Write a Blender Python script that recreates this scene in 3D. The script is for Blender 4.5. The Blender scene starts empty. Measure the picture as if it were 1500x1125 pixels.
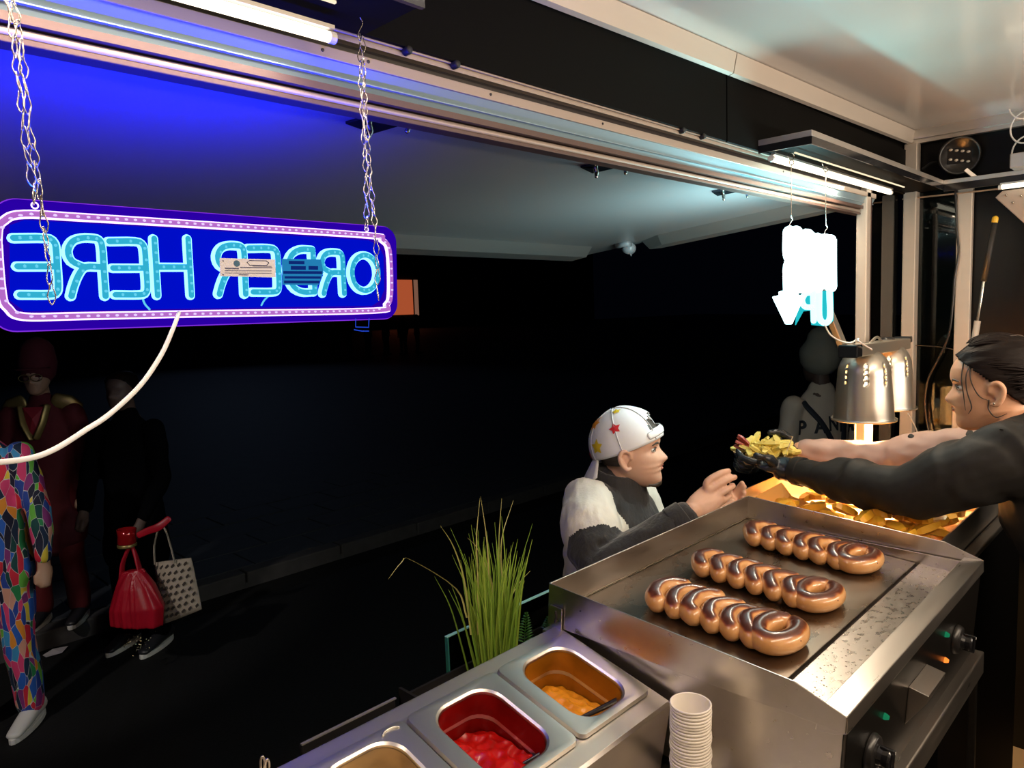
import bpy, bmesh, math, random
import numpy as np
from mathutils import Vector, Matrix, Euler, noise

sc = bpy.context.scene
COL = sc.collection
R = math.radians
PI = math.pi
random.seed(7)

# ---------------------------------------------------------------- camera
FPX = 1060.0
CAM = np.array([0.0, 0.0, 1.6])


def _n(v):
    v = np.array(v, float)
    return v / np.linalg.norm(v)


_z = -_n([380.0, -10737.5, -FPX])
_x = _n([1040.0, 144.5, -FPX])
_x = _n(_x - _z * _x.dot(_z))
_y = np.cross(_z, _x)
ROT = np.array([_x, _y, _z])
cam_data = bpy.data.cameras.new('camera')
cam_data.sensor_width = 36.0
cam_data.lens = 36.0 * FPX / 1500.0
cam_data.clip_start = 0.02
cam_data.clip_end = 300
cam = bpy.data.objects.new('camera', cam_data)
COL.objects.link(cam)
_m = Matrix.Identity(4)
for i in range(3):
    for j in range(3):
        _m[i][j] = ROT[i][j]
    _m[i][3] = CAM[i]
cam.matrix_world = _m
sc.camera = cam

# ---------------------------------------------------------------- world, exposure
sc.view_settings.view_transform = 'Standard'
sc.view_settings.look = 'None'
sc.view_settings.gamma = 1.0
sc.view_settings.exposure = 0.0
sc.view_settings.use_curve_mapping = False
sc.cycles.use_denoising = True
sc.cycles.sample_clamp_indirect = 6.0
sc.cycles.max_bounces = 8
world = bpy.data.worlds.new('night_sky')
sc.world = world
world.use_nodes = True
world.node_tree.nodes['Background'].inputs[0].default_value = (0.10, 0.14, 0.35, 1)
world.node_tree.nodes['Background'].inputs[1].default_value = 0.004


def light(name, kind, loc, power, color, size=0.1, size_y=None, target=None, spot=None, blend=0.3):
    d = bpy.data.lights.new(name, kind)
    d.energy = power
    d.color = color
    if kind == 'AREA':
        d.size = size
        if size_y:
            d.shape = 'RECTANGLE'
            d.size_y = size_y
    else:
        d.shadow_soft_size = size
    if spot:
        d.spot_size = spot
        d.spot_blend = blend
    o = bpy.data.objects.new(name, d)
    COL.objects.link(o)
    o.location = loc
    if target is not None:
        o.rotation_euler = (Vector(target) - Vector(loc)).to_track_quat('-Z', 'Y').to_euler()
    return o


WARM = (1.0, 0.80, 0.58)
# added area lights out of view: fill for griddle, ceiling and back wall
light('griddle_fill', 'AREA', (0.95, -0.40, 2.08), 17.0, WARM, 1.9, 0.10, (1.0, 0.45, 1.0))
light('ceiling_wash', 'AREA', (2.0, -0.80, 1.50), 22.0, (1.0, 0.85, 0.70), 1.6, 0.10, (2.0, -0.1, 2.2))
light('back_wall_fill', 'AREA', (0.9, -0.35, 1.95), 8.0, WARM, 2.4, 0.08, (0.9, -1.3, 1.2))
light('suit_fill_spot', 'SPOT', (-1.7, 2.3, 2.9), 170.0, (1.0, 0.92, 0.84), 0.08, None, (0.70, 4.25, 0.35), R(25), 0.7)  # added spot out of view that brightens the confetti suit
light('plaza_fill_spot', 'SPOT', (12.0, 26.0, 9.0), 150.0, (0.45, 0.62, 1.0), 0.2, None, (9.0, 18.0, -0.2), R(80), 0.8)  # added bluish spot out of view that lifts the dark plaza
light('sign_glow', 'AREA', (0.36, 0.850, 1.66), 4.6, (0.0, 0.006, 1.0), 0.46, 0.05, (0.36, 1.285, 2.05)).data.spread = R(112)
light('tube_glow_left', 'AREA', (-0.05, 0.795, 1.930), 5.0, WARM, 1.1, 0.012, (-0.05, 0.70, 1.0))
light('tube_glow_right', 'AREA', (2.22, 0.80, 1.945), 8.0, WARM, 0.9, 0.012, (2.2, 0.85, 1.0))
light('sign_edge_glow', 'AREA', (0.36, 0.80, 1.728), 4.5, (0.0, 0.015, 1.0), 0.46, 0.012, (0.36, 0.83, 2.0))
light('arrow_edge_glow', 'AREA', (1.93, 0.79, 1.80), 2.2, (0.25, 0.92, 1.0), 0.28, 0.02, (1.93, 0.82, 2.0))
light('arrow_sign_glow', 'AREA', (1.93, 0.835, 1.66), 8.0, (0.56, 0.94, 1.0), 0.28, 0.22, (1.90, 1.8, 1.85))
light('arrow_sign_back_glow', 'AREA', (1.93, 0.755, 1.70), 1.7, (0.52, 0.96, 1.0), 0.28, 0.18, (1.05, 0.35, 2.12)).data.spread = R(110)


# ---------------------------------------------------------------- helpers
def ray(u, v):
    return ROT @ np.array([u - 750.0, -(v - 562.5), -FPX]) / FPX


def U(u, v, X=None, Y=None, Z=None, d=None):
    """point of the place seen in direction (u, v) on a plane X=, Y=, Z= or at depth d"""
    r = ray(u, v)
    if d is None:
        i, val = (0, X) if X is not None else ((1, Y) if Y is not None else (2, Z))
        d = (val - CAM[i]) / r[i]
    return Vector(CAM + r * d)


class MB:
    """collects shapes in world (or frame) coordinates"""

    def __init__(s, frame=None):
        s.v = []
        s.f = []
        s.m = frame
        s.mi = []
        s.cur = 0

    def add(s, vs, fs):
        o = len(s.v)
        for p in vs:
            p = Vector(p)
            s.v.append(s.m @ p if s.m else p)
        for f in fs:
            s.f.append(tuple(i + o for i in f))
            s.mi.append(s.cur)
        return s

    def box(s, a, b):
        (x0, y0, z0), (x1, y1, z1) = a, b
        x0, x1 = min(x0, x1), max(x0, x1)
        y0, y1 = min(y0, y1), max(y0, y1)
        z0, z1 = min(z0, z1), max(z0, z1)
        return s.add([(x0, y0, z0), (x1, y0, z0), (x1, y1, z0), (x0, y1, z0), (x0, y0, z1), (x1, y0, z1), (x1, y1, z1), (x0, y1, z1)],
                     [(3, 2, 1, 0), (4, 5, 6, 7), (0, 1, 5, 4), (1, 2, 6, 5), (2, 3, 7, 6), (3, 0, 4, 7)])

    def beam(s, p, q, w, h, up=(0, 0, 1)):
        p, q, up = Vector(p), Vector(q), Vector(up)
        t = (q - p).normalized()
        a = t.cross(up)
        if a.length < 1e-4:
            a = t.cross(Vector((1, 0, 0)))
        a.normalize()
        b = a.cross(t).normalized()
        a = a * w / 2
        b = b * h / 2
        vs = [p - a - b, p + a - b, p + a + b, p - a + b, q - a - b, q + a - b, q + a + b, q - a + b]
        return s.add(vs, [(0, 1, 2, 3), (7, 6, 5, 4), (0, 4, 5, 1), (1, 5, 6, 2), (2, 6, 7, 3), (3, 7, 4, 0)])

    def prism(s, poly, d):
        """polygon (3d points) extruded along vector d"""
        n = len(poly)
        d = Vector(d)
        vs = [Vector(p) for p in poly] + [Vector(p) + d for p in poly]
        return s.add(vs, [tuple(range(n))[::-1], tuple(range(n, 2 * n))] + [(i, (i + 1) % n, n + (i + 1) % n, n + i) for i in range(n)])

    def sweep(s, pts, rad, n=8, closed=False, up=None, cap='round', sub=1):
        pts = [Vector(p) for p in pts]
        if isinstance(rad, tuple) or not hasattr(rad, '__len__'):
            rad = [rad] * len(pts)
        rad = [r if hasattr(r, '__len__') else (r, r) for r in rad]
        if sub > 1:
            P, Q = [], []
            N = len(pts)
            segs = N if closed else N - 1
            for i in range(segs):
                if closed:
                    a, b, c, d = pts[(i - 1) % N], pts[i], pts[(i + 1) % N], pts[(i + 2) % N]
                else:
                    b, c = pts[i], pts[i + 1]
                    a = pts[i - 1] if i > 0 else b * 2 - c
                    d = pts[i + 2] if i + 2 < N else c * 2 - b
                r0, r1 = rad[i], rad[(i + 1) % N]
                for k in range(sub):
                    t = k / sub
                    P.append(0.5 * ((2 * b) + (c - a) * t + (2 * a - 5 * b + 4 * c - d) * t * t + (3 * b - a - 3 * c + d) * t ** 3))
                    Q.append((r0[0] + (r1[0] - r0[0]) * t, r0[1] + (r1[1] - r0[1]) * t))
            if not closed:
                P.append(pts[-1])
                Q.append(rad[-1])
            pts, rad = P, Q
        N = len(pts)
        tang = []
        for i in range(N):
            a = pts[(i - 1) % N] if (closed or i > 0) else pts[i]
            b = pts[(i + 1) % N] if (closed or i < N - 1) else pts[i]
            t = b - a
            tang.append(t.normalized() if t.length > 1e-9 else Vector((0, 0, 1)))
        frames = []
        if up is not None:
            up = Vector(up)
            for t in tang:
                a = t.cross(up)
                if a.length < 1e-4:
                    a = t.orthogonal()
                a.normalize()
                frames.append((a, a.cross(t).normalized()))
        else:
            a = tang[0].orthogonal().normalized()
            for t in tang:
                a = (a - t * a.dot(t))
                a = a.normalized() if a.length > 1e-6 else t.orthogonal().normalized()
                frames.append((a, a.cross(t).normalized()))
        rings = []
        if cap == 'round' and not closed:
            for ang in (80, 50, 25):
                c, w = math.cos(R(ang)), math.sin(R(ang))
                m = (rad[0][0] + rad[0][1]) / 2
                rings.append((pts[0] - tang[0] * m * w, frames[0], (rad[0][0] * c, rad[0][1] * c)))
        for i in range(N):
            rings.append((pts[i], frames[i], rad[i]))
        if cap == 'round' and not closed:
            for ang in (25, 50, 80):
                c, w = math.cos(R(ang)), math.sin(R(ang))
                m = (rad[-1][0] + rad[-1][1]) / 2
                rings.append((pts[-1] + tang[-1] * m * w, frames[-1], (rad[-1][0] * c, rad[-1][1] * c)))
        vs, fs = [], []
        for p, (a, b), r in rings:
            for k in range(n):
                th = 2 * PI * k / n
                vs.append(p + a * (math.cos(th) * r[0]) + b * (math.sin(th) * r[1]))
        L = len(rings)
        for i in range(L if closed else L - 1):
            j = (i + 1) % L
            for k in range(n):
                l = (k + 1) % n
                fs.append((i * n + k, i * n + l, j * n + l, j * n + k))
        if not closed:
            fs.append(tuple(range(n))[::-1])
            fs.append(tuple(range((L - 1) * n, L * n)))
        return s.add(vs, fs)

    def lathe(s, prof, c, n=32, axis=(0, 0, 1), skip=None, arc=1.0):
        """prof: (r, h) pairs"""
        c, ax = Vector(c), Vector(axis).normalized()
        a = ax.orthogonal().normalized()
        b = ax.cross(a)
        vs, fs = [], []
        for r, h in prof:
            for k in range(n):
                th = 2 * PI * k / n
                vs.append(c + ax * h + a * (math.cos(th) * r) + b * (math.sin(th) * r))
        for i in range(len(prof) - 1):
            for k in range(n):
                if skip and skip(i, k):
                    continue
                l = (k + 1) % n
                fs.append((i * n + k, i * n + l, (i + 1) * n + l, (i + 1) * n + k))
        return s.add(vs, fs)

    def ell(s, c, r, n=16, rot=None):
        c = Vector(c)
        vs, fs = [], []
        m = n // 2
        for i in range(m + 1):
            ph = PI * i / m
            for k in range(n):
                th = 2 * PI * k / n
                p = Vector((r[0] * math.sin(ph) * math.cos(th), r[1] * math.sin(ph) * math.sin(th), r[2] * math.cos(ph)))
                if rot is not None:
                    p = rot @ p
                vs.append(c + p)
        for i in range(m):
            for k in range(n):
                l = (k + 1) % n
                fs.append((i * n + k, (i + 1) * n + k, (i + 1) * n + l, i * n + l))
        return s.add(vs, fs)

    def build(s, name, mat, parent=None, smooth=False, bevel=0, merge=False, seg=2, sharp=0):
        me = bpy.data.meshes.new(name)
        if parent is not None:
            inv = WM[parent.name].inverted()
            vs = [inv @ p for p in s.v]
            loc = None
        else:
            xs = np.array([tuple(p) for p in s.v])
            lo, hi = xs.min(0), xs.max(0)
            loc = Vector(((lo[0] + hi[0]) / 2, (lo[1] + hi[1]) / 2, lo[2]))
            vs = [p - loc for p in s.v]
        me.from_pydata([tuple(p) for p in vs], [], s.f)
        if merge:
            bm = bmesh.new()
            bm.from_mesh(me)
            bmesh.ops.remove_doubles(bm, verts=bm.verts, dist=1e-6)
            bmesh.ops.recalc_face_normals(bm, faces=bm.faces)
            bm.to_mesh(me)
            bm.free()
        else:
            bm = bmesh.new()
            bm.from_mesh(me)
            bmesh.ops.recalc_face_normals(bm, faces=bm.faces)
            bm.to_mesh(me)
            bm.free()
        for mm in (mat if isinstance(mat, (list, tuple)) else [mat]):
            me.materials.append(mm)
        if isinstance(mat, (list, tuple)):
            me.polygons.foreach_set('material_index', s.mi)
        o = bpy.data.objects.new(name, me)
        COL.objects.link(o)
        if smooth:
            me.polygons.foreach_set('use_smooth', [True] * len(me.polygons))
        if sharp:
            me.set_sharp_from_angle(angle=R(sharp))
        if bevel:
            md = o.modifiers.new('bevel', 'BEVEL')
            md.width = bevel
            md.segments = seg
            md.limit_method = 'ANGLE'
            md.angle_limit = R(40)
        if parent is not None:
            o.parent = parent
            WM[o.name] = WM[parent.name]
        else:
            o.location = loc
            WM[o.name] = Matrix.Translation(loc)
        return o


WM = {}


def tag(o, label=None, cat=None, group=None, kind=None):
    if label:
        o['label'] = label
    if cat:
        o['category'] = cat
    if group:
        o['group'] = group
    if kind:
        o['kind'] = kind
    return o


def thing(name, label, cat, loc=(0, 0, 0), rot=(0, 0, 0), group=None):
    o = bpy.data.objects.new(name, None)
    o.empty_display_size = 0.05
    COL.objects.link(o)
    o.location = loc
    o.rotation_euler = rot
    WM[o.name] = Matrix.Translation(Vector(loc)) @ Euler(rot).to_matrix().to_4x4()
    return tag(o, label, cat, group)


def dup(root, loc, rot=None, label=None, group=None, scale=None):
    r = root.copy()
    COL.objects.link(r)
    r.location = loc
    if rot is not None:
        r.rotation_euler = rot
    if scale:
        r.scale = (scale,) * 3 if not hasattr(scale, '__len__') else scale
    if label:
        r['label'] = label
    if group:
        r['group'] = group
    for ch in list(root.children):
        c = ch.copy()
        COL.objects.link(c)
        c.parent = r
        for g in ch.children:
            d = g.copy()
            COL.objects.link(d)
            d.parent = c
    return r


def dup_part(o):
    c = o.copy()
    COL.objects.link(c)
    return c


ORD = ['first', 'second', 'third', 'fourth', 'fifth', 'sixth', 'seventh', 'eighth', 'ninth', 'tenth', 'eleventh', 'twelfth', 'thirteenth', 'fourteenth',
       'fifteenth', 'sixteenth', 'seventeenth', 'eighteenth', 'nineteenth', 'twentieth', 'twenty-first', 'twenty-second', 'twenty-third', 'twenty-fourth',
       'twenty-fifth', 'twenty-sixth', 'twenty-seventh', 'twenty-eighth']


# ---------------------------------------------------------------- materials
def mat(name, color, rough=0.5, metal=0.0, var=0.0, scale=8.0, stretch=None, bump=0.0, coat=0.0, sheen=0.0, trans=0.0, spec=0.5, rvar=0.0, aniso=0.0):
    m = bpy.data.materials.new(name)
    m.use_nodes = True
    nt = m.node_tree
    b = nt.nodes['Principled BSDF']
    b.inputs['Base Color'].default_value = (*color, 1)
    b.inputs['Roughness'].default_value = rough
    b.inputs['Metallic'].default_value = metal
    b.inputs['Coat Weight'].default_value = coat
    b.inputs['Coat Roughness'].default_value = 0.08
    b.inputs['Sheen Weight'].default_value = sheen
    b.inputs['Transmission Weight'].default_value = trans
    b.inputs['Specular IOR Level'].default_value = spec
    b.inputs['Anisotropic'].default_value = aniso
    if var or bump or rvar:
        tc = nt.nodes.new('ShaderNodeTexCoord')
        mp = nt.nodes.new('ShaderNodeMapping')
        mp.inputs['Scale'].default_value = stretch or (1, 1, 1)
        nz = nt.nodes.new('ShaderNodeTexNoise')
        nz.inputs['Scale'].default_value = scale
        nz.inputs['Detail'].default_value = 6
        nt.links.new(tc.outputs['Object'], mp.inputs[0])
        nt.links.new(mp.outputs[0], nz.inputs['Vector'])
        if var:
            mx = nt.nodes.new('ShaderNodeMix')
            mx.data_type = 'RGBA'
            mx.inputs['A'].default_value = (*[c * (1 - var) for c in color], 1)
            mx.inputs['B'].default_value = (*[min(1, c * (1 + var)) for c in color], 1)
            nt.links.new(nz.outputs['Fac'], mx.inputs['Factor'])
            nt.links.new(mx.outputs['Result'], b.inputs['Base Color'])
        if rvar:
            mr = nt.nodes.new('ShaderNodeMapRange')
            mr.inputs['From Min'].default_value = 0.3
            mr.inputs['From Max'].default_value = 0.7
            mr.inputs['To Min'].default_value = max(0.02, rough - rvar)
            mr.inputs['To Max'].default_value = rough + rvar
            nt.links.new(nz.outputs['Fac'], mr.inputs['Value'])
            nt.links.new(mr.outputs[0], b.inputs['Roughness'])
        if bump:
            bp = nt.nodes.new('ShaderNodeBump')
            bp.inputs['Strength'].default_value = bump
            bp.inputs['Distance'].default_value = 0.004
            nt.links.new(nz.outputs['Fac'], bp.inputs['Height'])
            nt.links.new(bp.outputs[0], b.inputs['Normal'])
    return m


def emit(name, color, strength):
    m = bpy.data.materials.new(name)
    m.use_nodes = True
    nt = m.node_tree
    b = nt.nodes['Principled BSDF']
    b.inputs['Base Color'].default_value = (*[min(1, c) * 0.04 for c in color], 1)
    b.inputs['Specular IOR Level'].default_value = 0.0
    b.inputs['Emission Color'].default_value = (*color, 1)
    b.inputs['Emission Strength'].default_value = strength
    return m


def glassy(name, tint=(0.9, 1.0, 0.97), clear=0.9, rough=0.02):
    m = bpy.data.materials.new(name)
    m.use_nodes = True
    nt = m.node_tree
    nt.nodes.clear()
    out = nt.nodes.new('ShaderNodeOutputMaterial')
    tr = nt.nodes.new('ShaderNodeBsdfTransparent')
    tr.inputs[0].default_value = (*[t * clear for t in tint], 1)
    gl = nt.nodes.new('ShaderNodeBsdfGlossy')
    gl.inputs['Roughness'].default_value = rough
    fr = nt.nodes.new('ShaderNodeFresnel')
    fr.inputs[0].default_value = 1.5
    mx = nt.nodes.new('ShaderNodeMixShader')
    nt.links.new(fr.outputs[0], mx.inputs[0])
    nt.links.new(tr.outputs[0], mx.inputs[1])
    nt.links.new(gl.outputs[0], mx.inputs[2])
    nt.links.new(mx.outputs[0], out.inputs[0])
    return m


M = {}
M['steel'] = mat('brushed_steel', (0.66, 0.61, 0.55), 0.30, 1.0, 0.05, 5, (1, 12, 12), 0.008, rvar=0.03)
M['rail_beige'] = mat('rail_beige', (0.36, 0.29, 0.24), 0.45, 0.2, 0.08, 5, (1, 8, 8))
M['steel_top'] = mat('stand_steel', (0.60, 0.56, 0.51), 0.44, 1.0, 0.05, 5, (1, 12, 12), 0.008, rvar=0.03)
M['steel_worn'] = mat('worn_steel', (0.55, 0.50, 0.45), 0.30, 1.0, 0.12, 70, (1, 1.4, 1), 0.05, rvar=0.06)
M['steel_pan'] = mat('polished_steel', (0.70, 0.67, 0.62), 0.34, 1.0, 0.06, 9, None, 0.02)
M['steel_plate'] = mat('griddle_plate', (0.22, 0.185, 0.15), 0.30, 1.0, 0.2, 10, (1, 1.5, 1), 0.02, rvar=0.08)
M['alu'] = mat('anodised_aluminium', (0.62, 0.58, 0.54), 0.38, 0.85, 0.05, 5, (1, 1, 8), 0.02)
M['post'] = mat('cream_aluminium', (0.56, 0.49, 0.42), 0.42, 0.25, 0.06, 4, (1, 1, 6))
M['ceil'] = mat('ceiling_panel', (0.66, 0.60, 0.54), 0.20, 0.0, 0.06, 1.6, None, 0.02, coat=0.3)
M['flap'] = mat('flap_panel', (0.27, 0.27, 0.27), 0.32, 0.20, 0.05, 1.2, None, 0.01)
M['black_panel'] = mat('black_panel', (0.0022, 0.0020, 0.0018), 0.6, 0.0, 0.3, 3, spec=0.06)
M['black_gloss'] = mat('black_gloss', (0.010, 0.010, 0.012), 0.12, 0.0)
M['black_plastic'] = mat('black_plastic', (0.014, 0.013, 0.013), 0.30, 0.0, 0.2, 12)
M['black_rubber'] = mat('black_rubber', (0.010, 0.010, 0.010), 0.6)
M['dark_gap'] = mat('dark_channel', (0.020, 0.014, 0.014), 0.5)
M['brown_strip'] = mat('brown_strip', (0.10, 0.06, 0.05), 0.45, 0.3)
M['back_wall'] = mat('back_wall', (0.52, 0.42, 0.33), 0.5, 0, 0.2, 2)
M['floor'] = mat('trailer_floor', (0.05, 0.045, 0.04), 0.5, 0, 0.3, 9, None, 0.1)
M['glass'] = glassy('clear_glass', (0.80, 1.0, 0.93), 0.85)
M['window'] = glassy('dark_window', (0.75, 0.85, 0.85), 0.8)
M['glass_edge'] = mat('glass_edge', (0.03, 0.16, 0.13), 0.1, 0.0)
M['white_cord'] = mat('white_cord', (0.75, 0.73, 0.70), 0.6, spec=0.2)
M['wire'] = mat('chrome_wire', (0.55, 0.49, 0.42), 0.25, 1.0)
M['led'] = emit('led_tube', (1.0, 0.88, 0.66), 2.8)
M['led_dim'] = emit('led_tube_edge', (1.0, 0.82, 0.55), 1.1)
M['asphalt'] = mat('asphalt', (0.009, 0.009, 0.0095), 0.85, 0, 0.5, 60, None, 0.5, spec=0.2)
M['paving'] = mat('paving', (0.035, 0.04, 0.05), 0.7, 0, 0.4, 5, None, 0.2)
M['kerb'] = mat('kerb_stone', (0.06, 0.055, 0.055), 0.75, 0, 0.4, 12, None, 0.3)

# ================================================================ SETTING: trailer shell
def struct(o, label=None):
    o['kind'] = 'structure'
    return o


def cz(x):
    return 0.022 * (x - 1.5)


fl = struct(MB().box((-1.3, -1.3, -0.05), (2.97, 0.83, 0.0)).build('floor', M['floor']))
# ceiling with a slight fall along the trailer
b = MB()
b.add([(-1.3, -1.3, 2.165 + cz(-1.3)), (2.97, -1.3, 2.165 + cz(2.97)), (2.97, 0.86, 2.165 + cz(2.97)), (-1.3, 0.86, 2.165 + cz(-1.3)),
       (-1.3, -1.3, 2.2 + cz(-1.3)), (2.97, -1.3, 2.2 + cz(2.97)), (2.97, 0.86, 2.2 + cz(2.97)), (-1.3, 0.86, 2.2 + cz(-1.3))],
      [(3, 2, 1, 0), (4, 5, 6, 7), (0, 1, 5, 4), (1, 2, 6, 5), (2, 3, 7, 6), (3, 0, 4, 7)])
struct(b.build('ceiling', M['ceil']))
# black wall above the hatch: two panels either side of a thin joint
wf = struct(MB().box((-1.3, 0.842, 1.982), (2.97, 0.90, 2.17)).build('wall_front', M['black_panel']))
for x0, x1 in ((-1.3, 1.583), (1.588, 2.93)):
    MB().box((x0, 0.832, 1.975), (x1, 0.842, 2.13)).build('panel', M['black_panel'], wf, bevel=0.001)
wf2 = struct(MB().box((-1.3, 0.835, -0.4), (2.97, 0.87, 0.93)).build('wall_front', mat('lower_wall', (0.25, 0.24, 0.23), 0.5)))
struct(MB().box((-1.35, -1.3, -0.05), (-1.3, 0.9, 2.2)).build('wall_left', M['back_wall']))
struct(MB().box((-1.3, -1.35, -0.05), (2.97, -1.3, 2.2)).build('wall_back', M['back_wall']))
# white cove trim under the ceiling on the hatch side: two lengths and a butt joint
tr = None
for i, (x0, x1) in enumerate(((-1.3, 1.583), (1.587, 2.95))):
    b = MB()
    prof = [(0.832, 2.122), (0.826, 2.118), (0.815, 2.121), (0.806, 2.163), (0.832, 2.170)]
    va = [(x0, y, z + cz(x0)) for y, z in prof]
    vb = [(x1, y, z + cz(x1)) for y, z in prof]
    n = len(prof)
    b.add(va + vb, [tuple(range(n))[::-1], tuple(range(n, 2 * n))] + [(k, (k + 1) % n, n + (k + 1) % n, n + k) for k in range(n)])
    b2 = MB()
    b2.box((0, 0, 0), (1, 1, 1))
    if tr is None:
        tr = struct(b.build('trim_1', M['post']))
    else:
        b.build('trim_length', M['post'], tr)
b = MB()
b.box((2.925, -1.3, 2.150), (2.95, 0.832, 2.182)).box((2.915, -1.3, 2.164), (2.93, 0.832, 2.196))
struct(b.build('trim_2', M['alu']))

# hatch header rail, running the length of the opening
rail = struct(MB().box((-1.3, 0.843, 1.966), (2.62, 0.860, 1.9805)).build('trim_3', M['rail_beige']))
MB().box((-1.3, 0.838, 1.9725), (2.62, 0.8435, 1.9795)).build('upper_lip', M['rail_beige'], rail, bevel=0.0008)
MB().box((-1.3, 0.8405, 1.9640), (2.62, 0.8435, 1.9700)).build('upper_lip', M['rail_beige'], rail, bevel=0.0008)
MB().box((-1.3, 0.858, 1.948), (2.62, 0.875, 1.968)).build('channel', M['dark_gap'], rail)
MB().box((-1.3, 0.838, 1.9345), (2.62, 0.872, 1.9495)).build('middle_lip', M['rail_beige'], rail, bevel=0.001)
M['recess'] = mat('sign_tinted_recess', (0.24, 0.34, 0.40), 0.30, 0.2, 0.1, 3, (0.3, 1, 8))  # blue and cyan glow of the signs is put into this colour
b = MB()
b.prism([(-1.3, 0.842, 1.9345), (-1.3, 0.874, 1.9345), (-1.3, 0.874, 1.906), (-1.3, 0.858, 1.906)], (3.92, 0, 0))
b.build('tinted_face', M['recess'], rail)
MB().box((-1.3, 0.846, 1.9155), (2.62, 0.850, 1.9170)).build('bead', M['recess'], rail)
MB().box((-1.3, 0.850, 1.8975), (2.62, 0.880, 1.9065)).build('brown_strip', M['brown_strip'], rail)
b = MB()
b.sweep([(-1.3, 0.862, 1.8905), (2.62, 0.862, 1.8905)], 0.0050, 10)
b.build('hinge_tube', M['rail_beige'], rail, smooth=True)
MB().box((-1.3, 0.858, 1.8795), (2.62, 0.884, 1.8860)).build('lower_lip', M['brown_strip'], rail, bevel=0.001)
for x in (0.665, 0.755, 1.395, 1.48):
    b = MB()
    b.lathe([(0.0, -0.010), (0.0045, -0.010), (0.0062, -0.007), (0.0062, 0.002)], (x, 0.838, 1.9715), 12, (0, 1, 0))
    b.build('bolt', M['black_rubber'], rail, smooth=True)
for x, z in ((0.53, 1.943), (0.60, 1.9435), (0.83, 1.943), (1.12, 1.9435), (1.9, 1.943)):
    b = MB()
    b.lathe([(0.0, -0.0015), (0.0022, -0.0012), (0.0026, 0.001)], (x, 0.838, z), 8, (0, 1, 0))
    b.build('rivet', M['dark_gap'], rail)

# raised hatch flap: pivots at the rail and falls slightly outward
FA = math.atan(0.09)
fm = Matrix.Translation((0, 0.886, 1.9262)) @ Matrix.Rotation(-FA, 4, 'X')
flap = thing('hatch_flap', 'raised serving hatch flap with pale underside above the dark street', 'hatch', (0.6, 0.886, 1.9262), (-FA, 0, 0))
MB(fm).box((-1.3, 0.0, 0.002), (2.47, 1.06, 0.03)).build('panel', M['flap'], flap, bevel=0.003)
for bar in (((-1.3, 0.90), (2.30, 0.90), (2.36, 1.05), (-1.3, 1.05)), ((2.36, 0.02), (2.495, 0.02), (2.495, 0.72), (2.42, 0.755), (2.36, 0.64))):
    b = MB(fm)
    n = len(bar)
    lo = [(x, y, -0.022) for x, y in bar]
    hi = [(x, y, 0.004) for x, y in bar]
    if bar[0][0] < 0:
        lo = [(-1.3, 0.955, -0.030), (2.325, 0.955, -0.030), (2.345, 1.05, -0.030), (-1.3, 1.05, -0.030)]
    else:
        lo = [(2.415, 0.02, -0.030), (2.495, 0.02, -0.030), (2.495, 0.71, -0.030), (2.46, 0.745, -0.030), (2.415, 0.66, -0.030)]
    b.add(lo + hi, [tuple(range(n))[::-1], tuple(range(n, 2 * n))] + [(k, (k + 1) % n, n + (k + 1) % n, n + k) for k in range(n)])
    b.build('edge_bar', M['alu'], flap, bevel=0.002)
b = MB(fm)
b.lathe([(0, 0.03), (0.02, 0.03), (0.024, 0.02), (0.024, -0.02), (0.012, -0.028), (0, -0.028)], (2.40, 0.80, -0.018), 14, (0.8, 0.3, 0))
b.box((2.35, 0.77, -0.016), (2.38, 0.83, 0.003)).sweep([(2.37, 0.80, 0.0), (2.385, 0.79, -0.03), (2.41, 0.80, -0.045)], 0.004, 8)
b.build('corner_latch', mat('latch_plastic', (0.25, 0.25, 0.26), 0.35), flap, smooth=True)
for k, x in enumerate((0.735, 1.335, 1.91)):
    h = thing('latch_bracket', ('black latch bracket under the flap beside the right chain of the blue sign',
                                'black latch bracket in the middle of the cyan lit flap',
                                'black latch bracket under the flap nearest the white arrow sign')[k], 'bracket', fm @ Vector((x, 0.11, 0.0)), (-FA, 0, 0), 'flap latch brackets')
    b = MB(fm)
    c = [(x - 0.055, 0.135), (x + 0.012, 0.155), (x + 0.042, 0.055), (x - 0.022, 0.035)]
    b.prism([(px, py, 0.001) for px, py in c], (0, 0, -0.004))
    b.build('plate', M['black_gloss'], h)
    for dx, dy in ((-0.022, 0.12), (0.018, 0.07)):
        b = MB(fm)
        b.sweep([(x + dx, dy, -0.002), (x + dx + 0.003, dy, -0.014), (x + dx - 0.005, dy - 0.004, -0.024)], [0.006, 0.005, 0.004], 8, sub=3)
        b.build('hook', M['wire'], h, smooth=True)
    b = MB(fm)
    b.box((x + 0.002, 0.06, -0.010), (x + 0.034, 0.085, -0.003))
    b.build('spring_clip', mat('blue_clip', (0.10, 0.2, 0.5), 0.3, 0.5), h, bevel=0.002)

# right end: jamb, corner post, end-wall post, dark panels and glazing
def post(name, a, bb, mt=None):
    return struct(MB().box(a, bb).build(name, mt or M['post'], bevel=0.003))


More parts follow.
